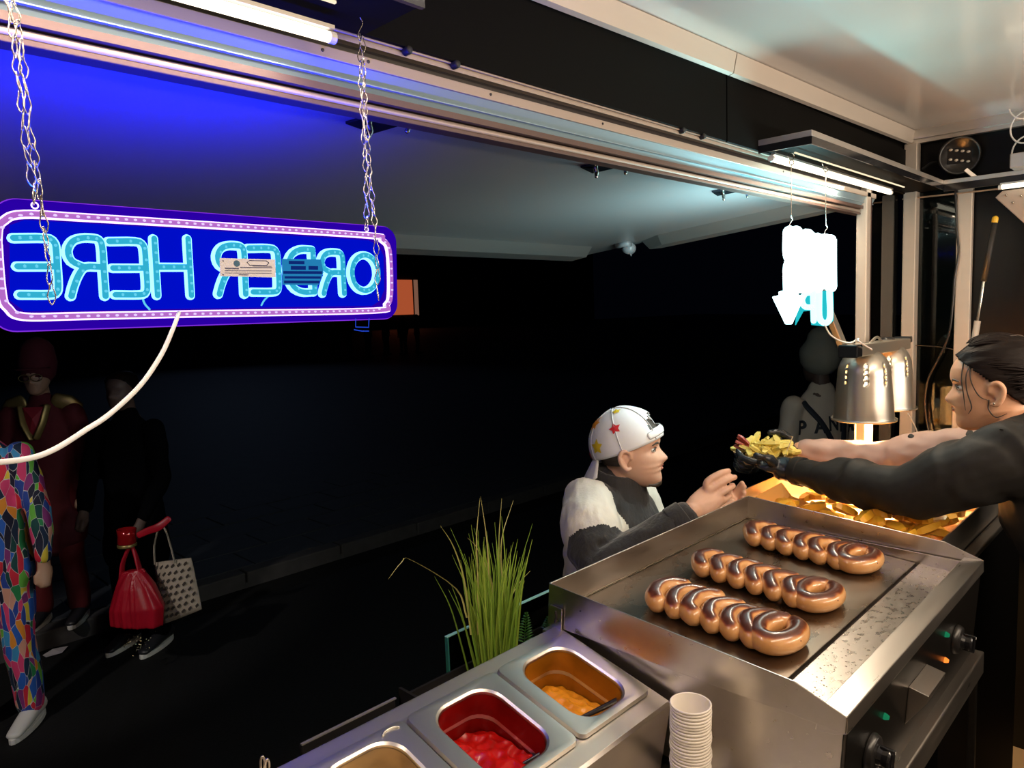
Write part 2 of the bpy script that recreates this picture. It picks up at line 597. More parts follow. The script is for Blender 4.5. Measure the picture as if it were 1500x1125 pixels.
post('trim_4', (2.535, 0.838, 0.93), (2.572, 0.872, 1.975))
MB().box((2.572, 0.842, 0.93), (2.592, 0.862, 1.975)).build('trim_5', M['brown_strip'])['kind'] = 'structure'
post('trim_6', (2.715, 0.872, 0.93), (2.755, 0.90, 1.975), mat('grey_post', (0.30, 0.29, 0.27), 0.4, 0.4))
post('trim_7', (2.905, 0.795, 0.0), (2.95, 0.838, 2.15))
post('trim_8', (2.925, 0.625, 0.0), (2.95, 0.672, 1.985))
struct(MB().box((2.592, 0.852, 0.93), (2.91, 0.857, 1.97)).build('window_1', M['window']))
struct(MB().box((2.948, 0.672, 0.93), (2.953, 0.797, 1.985)).build('window_2', M['window']))
struct(MB().box((2.957, -1.3, -0.05), (2.99, 0.842, 2.2)).build('wall_right', mat('end_wall', (0.0022, 0.0022, 0.0022), 0.35, spec=0.15)))
struct(MB().box((2.592, 0.838, 0.86), (2.95, 0.872, 0.94)).build('trim_9', M['alu'], bevel=0.003))

# black shelf that runs under the hatch header then along the end wall
sh = thing('equipment_shelf', 'black shelf with silver edge running round the corner above the lamps', 'shelf', (1.745, 0.70, 1.975))
MB().box((1.745, 0.705, 1.979), (2.945, 0.832, 1.984)).build('board', M['black_panel'], sh)
MB().box((2.88, -0.9, 1.979), (2.945, 0.705, 1.984)).build('board', M['black_panel'], sh)
MB().box((1.745, 0.700, 1.986), (2.88, 0.706, 2.000)).build('edge_strip', M['alu'], sh, bevel=0.001)
MB().box((1.742, 0.700, 1.986), (1.748, 0.832, 2.000)).build('edge_strip', M['alu'], sh, bevel=0.001)
MB().box((2.868, -0.9, 1.986), (2.876, 0.700, 2.000)).build('edge_strip', M['alu'], sh, bevel=0.001)
MB().box((1.743, 0.7005, 1.968), (2.88, 0.7045, 1.986)).build('apron', M['black_gloss'], sh)
MB().box((1.7425, 0.7045, 1.968), (1.747, 0.832, 1.986)).build('apron', M['black_gloss'], sh)
MB().box((2.870, -0.9, 1.962), (2.875, 0.700, 1.986)).build('apron', M['black_gloss'], sh)
# the same shelf, left length, above the blue sign
sh2 = thing('equipment_shelf', 'black shelf above the blue sign carrying a warm light tube', 'shelf', (0.1, 0.70, 1.97))
MB().box((-1.0, 0.712, 1.975), (0.592, 0.834, 1.984)).build('board', M['black_panel'], sh2)
MB().box((-1.0, 0.705, 1.970), (0.592, 0.712, 2.002)).build('edge_strip', M['black_gloss'], sh2)


def tube_light(name, label, p, q, r, side):
    p, q = Vector(p), Vector(q)
    t = thing(name, label, 'light', p)
    d = (q - p).normalized()
    b = MB()
    b.sweep([p + d * 0.006, q - d * 0.006], r, 12, cap='flat')
    b.build('diffuser', M['led'], t, smooth=True)
    b = MB()
    b.beam(p + Vector(side) + Vector((0, 0, r * 0.9)), q + Vector(side) + Vector((0, 0, r * 0.9)), r * 1.3, r * 0.7)
    b.build('housing', M['alu'], t)
    for e in (p, q):
        b = MB()
        b.sweep([e - d * 0.004, e + d * 0.004], r * 1.08, 12, cap='flat')
        b.build('end_cap', M['white_cord'], t)
    return t


t = tube_light('tube_light', 'warm white light tube hung under the shelf over the blue sign', (-0.62, 0.80, 1.945), (0.520, 0.80, 1.945), 0.0068, (0, -0.004, 0.004))
tube_light('tube_light', 'warm white light tube under the shelf behind the white arrow sign', (1.775, 0.813, 1.957), (2.68, 0.813, 1.957), 0.0075, (0, -0.004, 0.004))
tube_light('tube_light', 'warm light tube under the end wall shelf at the right edge', (2.862, -0.5, 1.952), (2.862, 0.535, 1.952), 0.0075, (0.004, 0, 0.004))
for p, q in (((1.80, 0.765, 1.966), (2.66, 0.765, 1.966)), ((-0.6, 0.757, 1.968), (0.50, 0.757, 1.968))):
    o = MB().beam(p, q, 0.004, 0.003).build('light_strip', M['led_dim'])
    tag(o, 'thin lit edge strip beside the light tube over the %s sign' % ('blue' if p[0] < 0 else 'white arrow'), 'light')
# hanging bracket at the very top of the picture
hb = thing('ceiling_bracket', 'pierced metal bracket above the right sign chain at the top edge', 'bracket', (0.62, 0.75, 2.0))
b = MB()
q0, q1 = U(553, -8, Y=0.78), U(587, 12, Y=0.78)
b.box((q0.x, 0.776, q1.z - 0.002), (q1.x, 0.780, q0.z + 0.03))
b.build('plate', M['wire'], hb, bevel=0.001)
for k in range(3):
    b = MB()
    c = U(560 + 9 * k, 3 + 2 * k, Y=0.7755)
    b.sweep([c + Vector((0.004 * math.cos(a), 0, 0.003 * math.sin(a))) for a in np.linspace(0, 2 * PI, 9)[:-1]], 0.0009, 6, closed=True)
    b.build('ring', M['dark_gap'], hb)

# opposite side of the room, seen only in the steel's reflections: steel cupboards
for i in range(4):
    cb = thing('wall_cupboard', 'steel wall cupboard on the back wall, %s from the left' % ORD[i], 'cupboard', (-1.0 + i, -1.3, 1.3))
    MB().box((-1.0 + i, -1.29, 1.25), (-0.04 + i, -0.98, 1.9)).build('body', M['back_wall'], cb)
    MB().box((-0.99 + i, -0.98, 1.26), (-0.53 + i, -0.965, 1.89)).build('door', M['post'], cb)
    MB().box((-0.51 + i, -0.98, 1.26), (-0.05 + i, -0.965, 1.89)).build('door', M['post'], cb)
M['panel_dark'] = mat('control_panel', (0.05, 0.045, 0.04), 0.28, 0.9, 0.3, 6, (1, 8, 20), 0.03)

# ================================================================ WORKTOP, GRIDDLE
tb = thing('worktop_table', 'stainless worktop table under the griddle with square legs', 'table', (1.0, 0.55, 0.0))
MB().box((-0.6, 0.312, 0.838), (1.655, 0.828, 0.885)).build('top', M['steel'], tb, bevel=0.003)
MB().box((-0.6, 0.34, 0.40), (1.62, 0.80, 0.43)).build('lower_shelf', M['steel'], tb, bevel=0.003)
for x, y in ((1.63, 0.325), (1.63, 0.78), (-0.5, 0.325), (-0.5, 0.78)):
    MB().box((x - 0.007, y - 0.007, 0.0), (x + 0.007, y + 0.007, 0.84)).build('leg', M['panel_dark'], tb, bevel=0.002)

GO = (0.912, 0.813, 1.131)
G = Matrix.Translation(GO) @ Matrix.Rotation(R(4), 4, 'X')
g = thing('griddle', 'stainless countertop griddle with raised splash guard and two black knobs', 'griddle', GO, (R(4), 0, 0))
W = 0.732
side = [(0.0, 0.0), (-0.43, 0.0), (-0.500, -0.020), (-0.500, -0.043), (0.0, -0.075)]
for x in (-0.007, W):
    b = MB(G)
    b.prism([(x - 0.001, y, z) for y, z in side], (0.0025, 0, 0))
    b.build('side_guard', M['steel'], g, bevel=0.0006)
MB(G).box((-0.007, -0.0015, -0.075), (W, 0.0015, 0.0)).build('back_guard', M['steel'], g, bevel=0.0006)
MB(G).box((0.012, -0.384, -0.070), (W - 0.012, -0.006, -0.0555)).build('cooking_plate', M['steel_plate'], g, bevel=0.001)
MB(G).box((0.011, -0.475, -0.075), (W - 0.011, -0.004, -0.062)).build('plate_bed', M['dark_gap'], g)
b = MB(G)
b.box((0.011, -0.462, -0.068), (W - 0.001, -0.390, -0.056))
b.build('front_ledge', M['steel_worn'], g, bevel=0.001)
b = MB(G)
b.prism([(-0.006, -0.462, -0.056), (-0.006, -0.466, -0.022), (-0.006, -0.500, -0.020), (-0.006, -0.5025, -0.043), (-0.006, -0.490, -0.050)], (W + 0.006, 0, 0))
b.build('front_rim', M['steel'], g, bevel=0.0012)
for p, q in (((0.004, -0.004, -0.054), (W - 0.004, -0.004, -0.054)), ((0.004, -0.006, -0.054), (0.004, -0.38, -0.054)), ((W - 0.004, -0.006, -0.054), (W - 0.004, -0.38, -0.054))):
    MB(G).beam(p, q, 0.003, 0.003).build('weld_seam', M['wire'], g)
b = MB(G)
b.box((0.015, -0.492, -0.215), (W - 0.015, -0.01, -0.064))
b.build('body', M['steel'], g, bevel=0.003)
for x in (0.006, W - 0.010):
    b = MB(G)
    b.prism([(x, -0.494, -0.028), (x, -0.01, -0.056), (x, -0.01, -0.214), (x, -0.494, -0.214)], (0.004, 0, 0))
    b.build('side_panel', M['steel'], g)
b = MB(G)
b.prism([(0.006, -0.492, -0.045), (0.006, -0.4985, -0.047), (0.006, -0.4985, -0.214), (0.006, -0.492, -0.214)], (W - 0.012, 0, 0))
b.build('control_panel', M['panel_dark'], g, bevel=0.001)
for kx in (0.105, 0.560):
    b = MB(G)
    b.lathe([(0, 0.0), (0.027, 0.0), (0.027, 0.004), (0.024, 0.010), (0.018, 0.012), (0, 0.012)], (kx, -0.4985, -0.123), 28, (0, -1, 0))
    k = b.build('control_knob', M['black_plastic'], g, smooth=True, bevel=0.001)
    b = MB(G)
    b.lathe([(0, 0.029), (0.0125, 0.029), (0.014, 0.026), (0.0125, 0.018), (0.0145, 0.010)], (kx, -0.4985, -0.123), 20, (0, -1, 0))
    b.box((kx - 0.003, -0.531, -0.139), (kx + 0.003, -0.512, -0.107))
    b.build('knob_grip', M['black_gloss'], k, smooth=False, bevel=0.0015)
    b = MB(G)
    b.box((kx - 0.0008, -0.5316, -0.112), (kx + 0.0008, -0.531, -0.108))
    b.build('pointer', M['white_cord'], k)
M['led_green'] = emit('green_lens', (0.02, 0.35, 0.15), 0.45)
M['led_orange'] = emit('orange_lens', (1.0, 0.22, 0.03), 1.6)
M['orange_off'] = mat('orange_lens_off', (0.6, 0.25, 0.06), 0.2)
for x, z, m in ((0.160, -0.095, 'led_green'), (0.482, -0.086, 'led_green'), (0.497, -0.140, 'led_orange'), (0.128, -0.112, 'orange_off')):
    b = MB(G)
    b.lathe([(0, 0.007), (0.003, 0.0065), (0.0045, 0.003), (0.0052, 0.0)], (x, -0.4985, z), 14, (0, -1, 0))
    b.build('indicator_lamp', M[m], g, smooth=True)
b = MB(G)
b.add([(0.275, -0.4985, -0.098), (0.372, -0.4985, -0.098), (0.372, -0.527, -0.102), (0.275, -0.527, -0.102), (0.275, -0.4985, -0.162), (0.372, -0.4985, -0.162), (0.372, -0.526, -0.114), (0.275, -0.526, -0.114)],
      [(0, 1, 2, 3), (7, 6, 5, 4), (0, 4, 5, 1), (1, 5, 6, 2), (2, 6, 7, 3), (3, 7, 4, 0)])
b.build('drip_drawer', M['steel'], g, bevel=0.001)
for x, y in ((0.05, -0.45), (0.68, -0.45), (0.05, -0.06), (0.68, -0.06)):
    b = MB(G)
    zf = (0.8855 - 1.131 - y * 0.0698) / 0.9976
    b.lathe([(0, zf), (0.015, zf), (0.018, -0.213), (0, -0.213)], (x, y, 0), 14)
    b.build('foot', M['black_rubber'], g)
# splatter and scratches on the ledge: real beads of grease
b = MB(G)
rr = random.Random(3)
for i in range(75):
    x, y = rr.uniform(0.02, 0.5), rr.uniform(-0.455, -0.395)
    if rr.random() < 0.4:
        x = rr.uniform(0.02, 0.2)
    r = rr.choice((0.0006, 0.0009, 0.0014))
    b.ell((x, y, -0.0557), (r, r * rr.uniform(.7, 1.4), r * 0.4), 8)
tag(b.build('grease_drops', mat('grease', (0.42, 0.34, 0.25), 0.2, 0.6), g, smooth=True), kind='stuff')
# bracket that hooks the sauce stand to the griddle
br = thing('corner_bracket', 'small steel bracket where the sauce stand meets the griddle', 'bracket', G @ Vector((-0.008, -0.022, -0.08)))
b = MB(G)
b.box((-0.013, -0.034, -0.078), (-0.010, -0.008, -0.035))
b.build('plate', M['steel'], br, bevel=0.001)
MB(G).box((-0.030, -0.036, -0.0815), (-0.010, -0.006, -0.0745)).build('foot', M['steel'], br, bevel=0.001)
b = MB(G)
b.sweep([(-0.0140, -0.021, -0.044), (-0.0140, -0.023, -0.052), (-0.0140, -0.0205, -0.062)], 0.002, 8)
b.build('slot', M['dark_gap'], br)

# ---------------------------------------------------------------- sausages
def grill_mat():
    m = bpy.data.materials.new('grilled_sausage')
    m.use_nodes = True
    nt = m.node_tree
    b = nt.nodes['Principled BSDF']
    at = nt.nodes.new('ShaderNodeAttribute')
    at.attribute_name = 'grill'
    nz = nt.nodes.new('ShaderNodeTexNoise')
    nz.inputs['Scale'].default_value = 55
    nz.inputs['Detail'].default_value = 5
    oi = nt.nodes.new('ShaderNodeObjectInfo')
    tc = nt.nodes.new('ShaderNodeTexCoord')
    va = nt.nodes.new('ShaderNodeVectorMath')
    va.operation = 'ADD'
    nt.links.new(tc.outputs['Object'], va.inputs[0])
    nt.links.new(oi.outputs['Random'], va.inputs[1])
    nt.links.new(va.outputs[0], nz.inputs['Vector'])
    ma = nt.nodes.new('ShaderNodeMath')
    ma.operation = 'MULTIPLY_ADD'
    ma.inputs[1].default_value = 0.34
    nt.links.new(nz.outputs['Fac'], ma.inputs[0])
    nt.links.new(at.outputs['Fac'], ma.inputs[2])
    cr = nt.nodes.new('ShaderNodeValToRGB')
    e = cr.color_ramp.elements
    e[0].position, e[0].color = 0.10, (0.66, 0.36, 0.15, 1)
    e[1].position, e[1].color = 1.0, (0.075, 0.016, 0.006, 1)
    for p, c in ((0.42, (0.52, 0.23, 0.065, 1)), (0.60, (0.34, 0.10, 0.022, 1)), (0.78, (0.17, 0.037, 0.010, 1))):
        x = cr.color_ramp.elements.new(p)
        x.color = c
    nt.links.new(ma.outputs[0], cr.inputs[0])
    nt.links.new(cr.outputs[0], b.inputs['Base Color'])
    b.inputs['Roughness'].default_value = 0.30
    b.inputs['Coat Weight'].default_value = 0.7
    b.inputs['Coat Roughness'].default_value = 0.09
    b.inputs['Subsurface Weight'].default_value = 0.08
    b.inputs['Subsurface Radius'].default_value = (0.01, 0.004, 0.002)
    bp = nt.nodes.new('ShaderNodeBump')
    bp.inputs['Strength'].default_value = 0.16
    bp.inputs['Distance'].default_value = 0.002
    n2 = nt.nodes.new('ShaderNodeTexNoise')
    n2.inputs['Scale'].default_value = 120
    nt.links.new(va.outputs[0], n2.inputs['Vector'])
    nt.links.new(n2.outputs['Fac'], bp.inputs['Height'])
    nt.links.new(bp.outputs[0], b.inputs['Normal'])
    return m


M['sausage'] = grill_mat()
M['nick'] = mat('char_nick', (0.12, 0.03, 0.012), 0.4)


def sausage_mesh(path, rad, name, seed, lean):
    """local mesh; the grill value marks the browned ridge along the top"""
    b = MB()
    b.sweep(path, rad, 20, up=(0, 0, 1), sub=6)
    me = bpy.data.meshes.new(name)
    me.from_pydata([tuple(p) for p in b.v], [], b.f)
    bm = bmesh.new()
    bm.from_mesh(me)
    bmesh.ops.recalc_face_normals(bm, faces=bm.faces)
    bm.to_mesh(me)
    bm.free()
    me.polygons.foreach_set('use_smooth', [True] * len(me.polygons))
    at = me.attributes.new('grill', 'FLOAT', 'POINT')
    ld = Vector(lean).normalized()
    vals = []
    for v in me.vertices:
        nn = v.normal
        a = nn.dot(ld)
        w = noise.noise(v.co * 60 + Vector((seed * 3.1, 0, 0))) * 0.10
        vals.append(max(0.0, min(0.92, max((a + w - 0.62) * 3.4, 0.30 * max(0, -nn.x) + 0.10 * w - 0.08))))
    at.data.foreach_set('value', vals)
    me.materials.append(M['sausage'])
    return me


SR = 0.0176
ROWS = [('near left', [(0.122, -0.118, 0.245), (0.122, -0.330, 0.22)]), ('middle', [(0.315, -0.098, 0.43), (0.315, -0.315, 0.41)]), ('far right', [(0.548, -0.092, 0.68), (0.548, -0.305, 0.66)])]
SAU = bpy.data.meshes
for ri, (rn, (st, en)) in enumerate(ROWS):
    for i in range(7):
        f = i / 6.0
        x0 = st[0] + (en[0] - st[0]) * f
        y0 = st[1] + (en[1] - st[1]) * f
        ln = (st[2] - st[0] if ri != 2 else 0.122)
        rr = random.Random(ri * 10 + i)
        j = lambda s: rr.uniform(-s, s)
        loc = G @ Vector((x0, y0, -0.0555))
        r = SR * rr.uniform(0.95, 1.04)
        if i < 6:
            L = ln - 2 * 0.014 + j(0.006)
            path = [(0.012, -0.010, r), (0.022 + j(.003), 0.004, r + 0.003), (L * 0.5, 0.019 + j(.003), r + 0.005), (L * 0.82, 0.016, r + 0.003), (L, 0.004 + j(.004), r)]
            rads = [r * 0.96, r * 1.0, r * 1.0, r * 0.97, r * 0.93]
            lab = 'browned curved sausage, %s from the back in the %s row' % (ORD[i], rn)
            lean = (-0.08, 0.20, 1)
        else:
            cx, cy, a, bb = 0.056, 0.004, 0.045, 0.026
            path = []
            for k in range(13):
                th = R(24 + 318 * k / 12.0)
                path.append((cx + a * math.cos(th), cy + bb * math.sin(th), r + 0.002 + 0.001 * math.sin(th)))
            rads = [r * 0.9] + [r * 1.03] * 11 + [r * 0.9]
            lab = 'ring shaped curled sausage at the front end of the %s row' % rn
            lean = (-0.06, 0.0, 1)
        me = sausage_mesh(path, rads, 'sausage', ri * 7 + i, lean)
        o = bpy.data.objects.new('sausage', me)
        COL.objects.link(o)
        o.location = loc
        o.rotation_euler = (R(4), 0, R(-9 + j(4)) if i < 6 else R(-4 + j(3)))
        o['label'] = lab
        o['category'] = 'sausage'
        o['group'] = 'sausages on the griddle'
        WM[o.name] = Matrix.Translation(loc) @ Euler(o.rotation_euler).to_matrix().to_4x4()
        if i == 6:
            for k in range(4):
                a = R(235 + 25 * k)
                b = MB(WM[o.name])
                b.ell((cx + (a_ := 0.045 + r * 0.93) * math.cos(a), cy + (0.026 + r * 0.93) * math.sin(a), r + 0.004 + 0.003 * (k % 2)), (0.0022, 0.0012, 0.0016), 8)
                b.build('char_spot', M['nick'], o, smooth=True)

# ================================================================ SAUCE STAND
SO = (0.904, 0.798, 1.059)
S = Matrix.Translation(SO) @ Matrix.Rotation(R(14), 4, 'X')
st = thing('sauce_stand', 'sloping stainless sauce stand holding a row of square pans', 'stand', SO, (R(14), 0, 0))
XL = -0.72
PANX = [-0.094, -0.267, -0.440, -0.613]
PW, PD = 0.083, 0.0865
PYC = -0.1145
# top plate with pan openings
b = MB(S)
xs = [0.0]
for px in PANX:
    xs += [px + 0.076, px - 0.076]
xs.append(XL)
y0, y1 = PYC + 0.079, PYC - 0.079
b.box((XL, y0, -0.0018), (0, 0, 0)).box((XL, -0.229, -0.0018), (0, y1, 0))
for i in range(0, len(xs), 2):
    b.box((xs[i + 1], y1, -0.0018), (xs[i], y0, 0))
b.build('top_plate', M['steel_top'], st, bevel=0.0004)
b = MB(S)
b.prism([(0, -0.229, 0), (0, -0.233, -0.004), (0, -0.241, -0.117), (0, -0.238, -0.117), (0, -0.227, -0.004)], (XL, 0, 0))
b.build('front_panel', M['steel'], st)
b = MB(S)
b.prism([(0, 0, 0), (0, -0.231, -0.001), (0, -0.240, -0.117), (0, -0.001, -0.176)], (-0.0018, 0, 0))
b.build('end_panel', M['steel'], st)
MB(S).box((XL, -0.0015, -0.17), (0, 0.0, 0)).build('back_panel', M['steel'], st)
SAUCES = [('orange mustard sauce', 'mustard', (0.72, 0.28, 0.015)), ('red ketchup', 'ketchup', (0.44, 0.005, 0.003)), ('pale mayonnaise sauce', 'mayonnaise', (0.80, 0.55, 0.26)), ('brown gravy', 'gravy', (0.25, 0.10, 0.03))]


def rsq(cx, cy, hx, hy, r, n=6):
    pts = []
    for qx, qy, a0 in ((1, 1, 0), (-1, 1, 90), (-1, -1, 180), (1, -1, 270)):
        for k in range(n + 1):
            a = R(a0 + 90.0 * k / n)
            pts.append((cx + qx * (hx - r) + r * math.cos(a), cy + qy * (hy - r) + r * math.sin(a)))
    return pts


for pi, px in enumerate(PANX[:3]):
    sname, scat, scol = SAUCES[pi]
    pn = thing('sauce_pan', ('steel pan of orange mustard sauce nearest the griddle', 'steel pan of red ketchup in the middle of the sauce stand',
                             'steel pan of pale mayonnaise cut by the bottom of the picture')[pi], 'pan', S @ Vector((px, PYC, -0.1)), (R(14), 0, 0), 'sauce pans in the stand')
    b = MB(S)
    loops = [(PW, PD, 0.012, 0.004), (PW + 0.0015, PD + 0.0015, 0.013, 0.0015), (PW, PD, 0.012, 0.0075), (PW - 0.006, PD - 0.006, 0.011, 0.0080), (0.0585, 0.0735, 0.036, 0.0066), (0.0555, 0.0705, 0.034, 0.0040), (0.0545, 0.0695, 0.033, -0.004),
             (0.0535, 0.0685, 0.032, -0.033), (0.0525, 0.0672, 0.032, -0.036), (0.0480, 0.0620, 0.030, -0.094), (0.042, 0.056, 0.028, -0.099)]
    vs, fs = [], []
    n = 28
    for hx, hy, r, z in loops:
        vs += [(x, y, z) for x, y in rsq(px, PYC, hx, hy, r)]
    for i in range(len(loops) - 1):
        for k in range(n):
            l = (k + 1) % n
            fs.append((i * n + k, i * n + l, (i + 1) * n + l, (i + 1) * n + k))
    fs.append(tuple(range((len(loops) - 1) * n, len(loops) * n)))
    b.add(vs, fs)
    o = b.build('pan_body', M['steel_pan'], pn, smooth=True, sharp=28)
    # coating of sauce left on the wall
    mt = mat(scat + '_sauce', scol, 0.28, 0, 0.30, 40, None, 0.12, coat=0.15, spec=0.25)
    film = mat(scat + '_film', tuple(c * 0.42 for c in scol), 0.30, 0.35, 0.55, 14, (1, 1, 2.5), 0.05, coat=0.3)
    b = MB(S)
    vs, fs = [], []
    lp = [(0.0550, 0.0700, 0.0332, 0.0005), (0.0538, 0.0686, 0.0326, -0.020), (0.0531, 0.0680, 0.0318, -0.0325)]
    for hx, hy, r, z in lp:
        vs += [(x, y, z) for x, y in rsq(px, PYC, hx - 0.0006, hy - 0.0006, r)]
    for i in range(len(lp) - 1):
        for k in range(n):
            l = (k + 1) % n
            fs.append((i * n + k, i * n + l, (i + 1) * n + l, (i + 1) * n + k))
    b.add(vs, fs)
    lp = [(0.0524, 0.0671, 0.0316, -0.0385), (0.0500, 0.0643, 0.0305, -0.070), (0.0482, 0.0622, 0.0302, -0.093)]
    vs, fs = [], []
    for hx, hy, r, z in lp:
        vs += [(x, y, z) for x, y in rsq(px, PYC, hx - 0.0006, hy - 0.0006, r)]
    for i in range(len(lp) - 1):
        for k in range(n):
            l = (k + 1) % n
            fs.append((i * n + k, i * n + l, (i + 1) * n + l, (i + 1) * n + k))
    b.add(vs, fs)
    b.build('sauce_film', film, pn, smooth=True)
    # lumpy surface of the sauce, level in the tilted pan
    b = MB()
    N = 44
    idx = {}
    hx, hy, rad = 0.049, 0.0635, 0.030
    sdz = {0: -0.053, 1: -0.048, 2: -0.040}[pi]
    for iy in range(N + 1):
        for ix in range(N + 1):
            uu, vv = ix / N * 2 - 1, iy / N * 2 - 1
            # square to rounded square
            x, y = uu * hx, vv * hy
            ex, ey = max(0, abs(x) - (hx - rad)), max(0, abs(y) - (hy - rad))
            d = math.hypot(ex, ey)
            if d > rad and d > 0:
                k = rad / d
                x = math.copysign(hx - rad + ex * k, x)
                y = math.copysign(hy - rad + ey * k, y)
            q = Vector((x * 34 + pi * 7, y * 34, pi * 3.3))
            if pi == 2:
                rr_ = math.hypot(x, y)
                h = 0.003 * math.sin(rr_ * 240) * math.exp(-rr_ * 20) + 0.0012 * noise.noise(q)
            else:
                w = noise.noise(q * 0.8) * 1.6
                h = 0.0060 * (1 - abs(math.sin(2.4 * q.x + w * 2.4) * 0.6 + 1.2 * noise.noise(q * 1.9))) + 0.0060 * noise.noise(q * 0.7)
            tilt = math.tan(R(14)) * -y * 0.85
            b.v.append(S @ Vector((px + x, PYC + y, sdz + h + tilt * 0.8)))
    for iy in range(N):
        for ix in range(N):
            a = iy * (N + 1) + ix
            b.f.append((a, a + 1, a + N + 2, a + N + 1))
            b.mi.append(0)
    o = b.build('sauce', mt, None, smooth=True)
    tag(o, '%s in the %s pan of the sauce stand' % (('glossy orange mustard', 'lumpy glossy red ketchup', 'smooth pale mayonnaise')[pi], ('right hand', 'middle', 'front left')[pi]), 'sauce', kind='stuff')
    if pi < 2:
        sp = thing('sauce_spoon', 'steel spoon handle lying in the %s' % ('orange mustard', 'red ketchup')[pi], 'spoon', S @ Vector((px + 0.02, PYC - 0.02, -0.05)))
        b = MB()
        SPN = [[U(848, 1053, Z=0.979), U(882, 1037, Z=0.992), U(914, 1021, Z=1.004)], [U(764, 1121, Z=0.982), U(790, 1107, Z=0.992), U(812, 1094, Z=1.002)]]
        b.sweep(SPN[pi], [(0.0030, 0.0012), (0.0042, 0.0012), (0.0050, 0.0012)], 10, sub=4)
        b.build('handle', M['panel_dark'], sp, smooth=True)
        b = MB(S)
        b.ell((px - 0.024, PYC - 0.043, -0.052), (0.017, 0.012, 0.004), 14)
        b.build('bowl', M['steel_pan'], sp, smooth=True)
# empty round handle dent of the front pan, visible at its far corner
b = MB(S)
b.sweep([(PANX[2] + 0.058 + 0.013 * math.cos(a), PYC + 0.074 + 0.006 * math.sin(a), 0.0088) for a in np.linspace(0.2, PI - 0.2, 8)], 0.0016, 8)
b.build('finger_dent', M['steel_pan'], st, smooth=True)
# bar and hooks on the street side of the stand
rb = thing('stand_rail', 'dark metal rail along the street edge of the sauce stand', 'rail', (0.5, 0.84, 1.03))
p0, p1 = U(440, 1098, Y=0.835), U(578, 1029, Y=0.835)
b = MB()
b.beam(p0, p1, 0.006, 0.014)
b.build('bar', M['black_plastic'], rb, bevel=0.002)
b = MB()
b.beam(p0 + Vector((0, -0.003, 0.008)), p1 + Vector((0, -0.003, 0.008)), 0.004, 0.002)
b.build('bright_edge', M['alu'], rb)
for u, v in ((381, 1112), (388, 1116)):
    c = U(u, v, Y=0.80)
    o = MB().sweep([c + Vector((0, 0, -0.03)), c + Vector((0, 0, -0.004)), c + Vector((0.003, 0, 0.002)), c + Vector((0.005, 0, -0.004)), c + Vector((0.004, 0, -0.012))], 0.0017, 8, sub=4).build('wire_hook', M['wire'], None, smooth=True)
    tag(o, 'small wire hook behind the sauce stand, %s one' % ('left' if u < 385 else 'right'), 'hook')

# ---------------------------------------------------------------- paper cups
CX, CY, CTOP = 0.8405, 0.5005, 1.056
M['paper_cup'] = mat('paper_cup', (0.80, 0.74, 0.66), 0.55, 0, 0.04, 5)
b = MB()
RT = 0.0272
prof = [(RT - 0.0012, -0.001), (RT, 0.0), (RT + 0.0012, -0.0008), (RT + 0.0012, -0.0026), (RT - 0.0002, -0.0036), (RT - 0.0075, -0.052), (RT - 0.0090, -0.052), (RT - 0.0090, -0.048), (0.0, -0.048)]
b.lathe(prof, (CX, CY, CTOP), 36)
b.lathe([(RT - 0.0012, -0.001), (RT - 0.0026, -0.012), (RT - 0.0090, -0.048)], (CX, CY, CTOP), 36)
cup0 = b.build('paper_cup', M['paper_cup'], None, smooth=True)
base = cup0.location.copy()
tag(cup0, 'white paper cup on top of the stack beside the griddle', 'cup', 'stacked paper cups')
z = 0.0
for i in range(1, 28):
    z -= 0.00445
    if base.z + z < 0.8855:
        break
    c = dup(cup0, base + Vector((0.0008 * math.sin(i * 1.3) - 0.00010 * i, 0.0006 * math.cos(i), z)), None, 'white paper cup, %s from the top of the stack beside the griddle' % ORD[i], 'stacked paper cups')

# ================================================================ PLANTS AND GLASS ON THE STREET SIDE
gp = thing('glass_screen', 'low clear glass screen with green edge behind the potted grass', 'glass screen', (1.2, 0.94, 0.93))
MB().box((0.775, 0.936, 0.93), (1.36, 0.942, 1.0425)).build('pane', M['glass'], gp)
MB().box((0.772, 0.9355, 0.93), (0.775, 0.9425, 1.0425)).build('pane_edge', M['glass_edge'], gp)
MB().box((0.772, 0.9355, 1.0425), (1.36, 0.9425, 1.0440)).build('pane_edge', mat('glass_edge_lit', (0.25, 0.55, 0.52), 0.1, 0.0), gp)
pt = thing('plant_trough', 'long black plant trough outside the hatch holding grass and fern', 'planter', (0.9, 0.88, 0.86))
for a, bb in (((0.66, 0.845, 0.90), (1.28, 0.85, 1.0)), ((0.66, 0.925, 0.90), (1.28, 0.93, 0.985)), ((0.66, 0.845, 0.90), (0.665, 0.93, 1.0)), ((1.275, 0.845, 0.90), (1.28, 0.93, 0.985)), ((0.66, 0.845, 0.895), (1.28, 0.93, 0.905))):
    MB().box(a, bb).build('side_wall', M['black_plastic'], pt)
MB().box((0.666, 0.851, 0.905), (1.274, 0.924, 0.965)).build('soil', mat('soil', (0.03, 0.02, 0.012), 0.9, 0, 0.5, 40, None, 0.5), pt)


def blade_mat(name, a, c):
    m = mat(name, a, 0.42, 0, 0.0)
    nt = m.node_tree
    oi = nt.nodes.new('ShaderNodeObjectInfo')
    mx = nt.nodes.new('ShaderNodeMix')
    mx.data_type = 'RGBA'
    mx.inputs['A'].default_value = (*a, 1)
    mx.inputs['B'].default_value = (*c, 1)
    nt.links.new(oi.outputs['Random'], mx.inputs['Factor'])
    nt.links.new(mx.outputs['Result'], nt.nodes['Principled BSDF'].inputs['Base Color'])
    return m


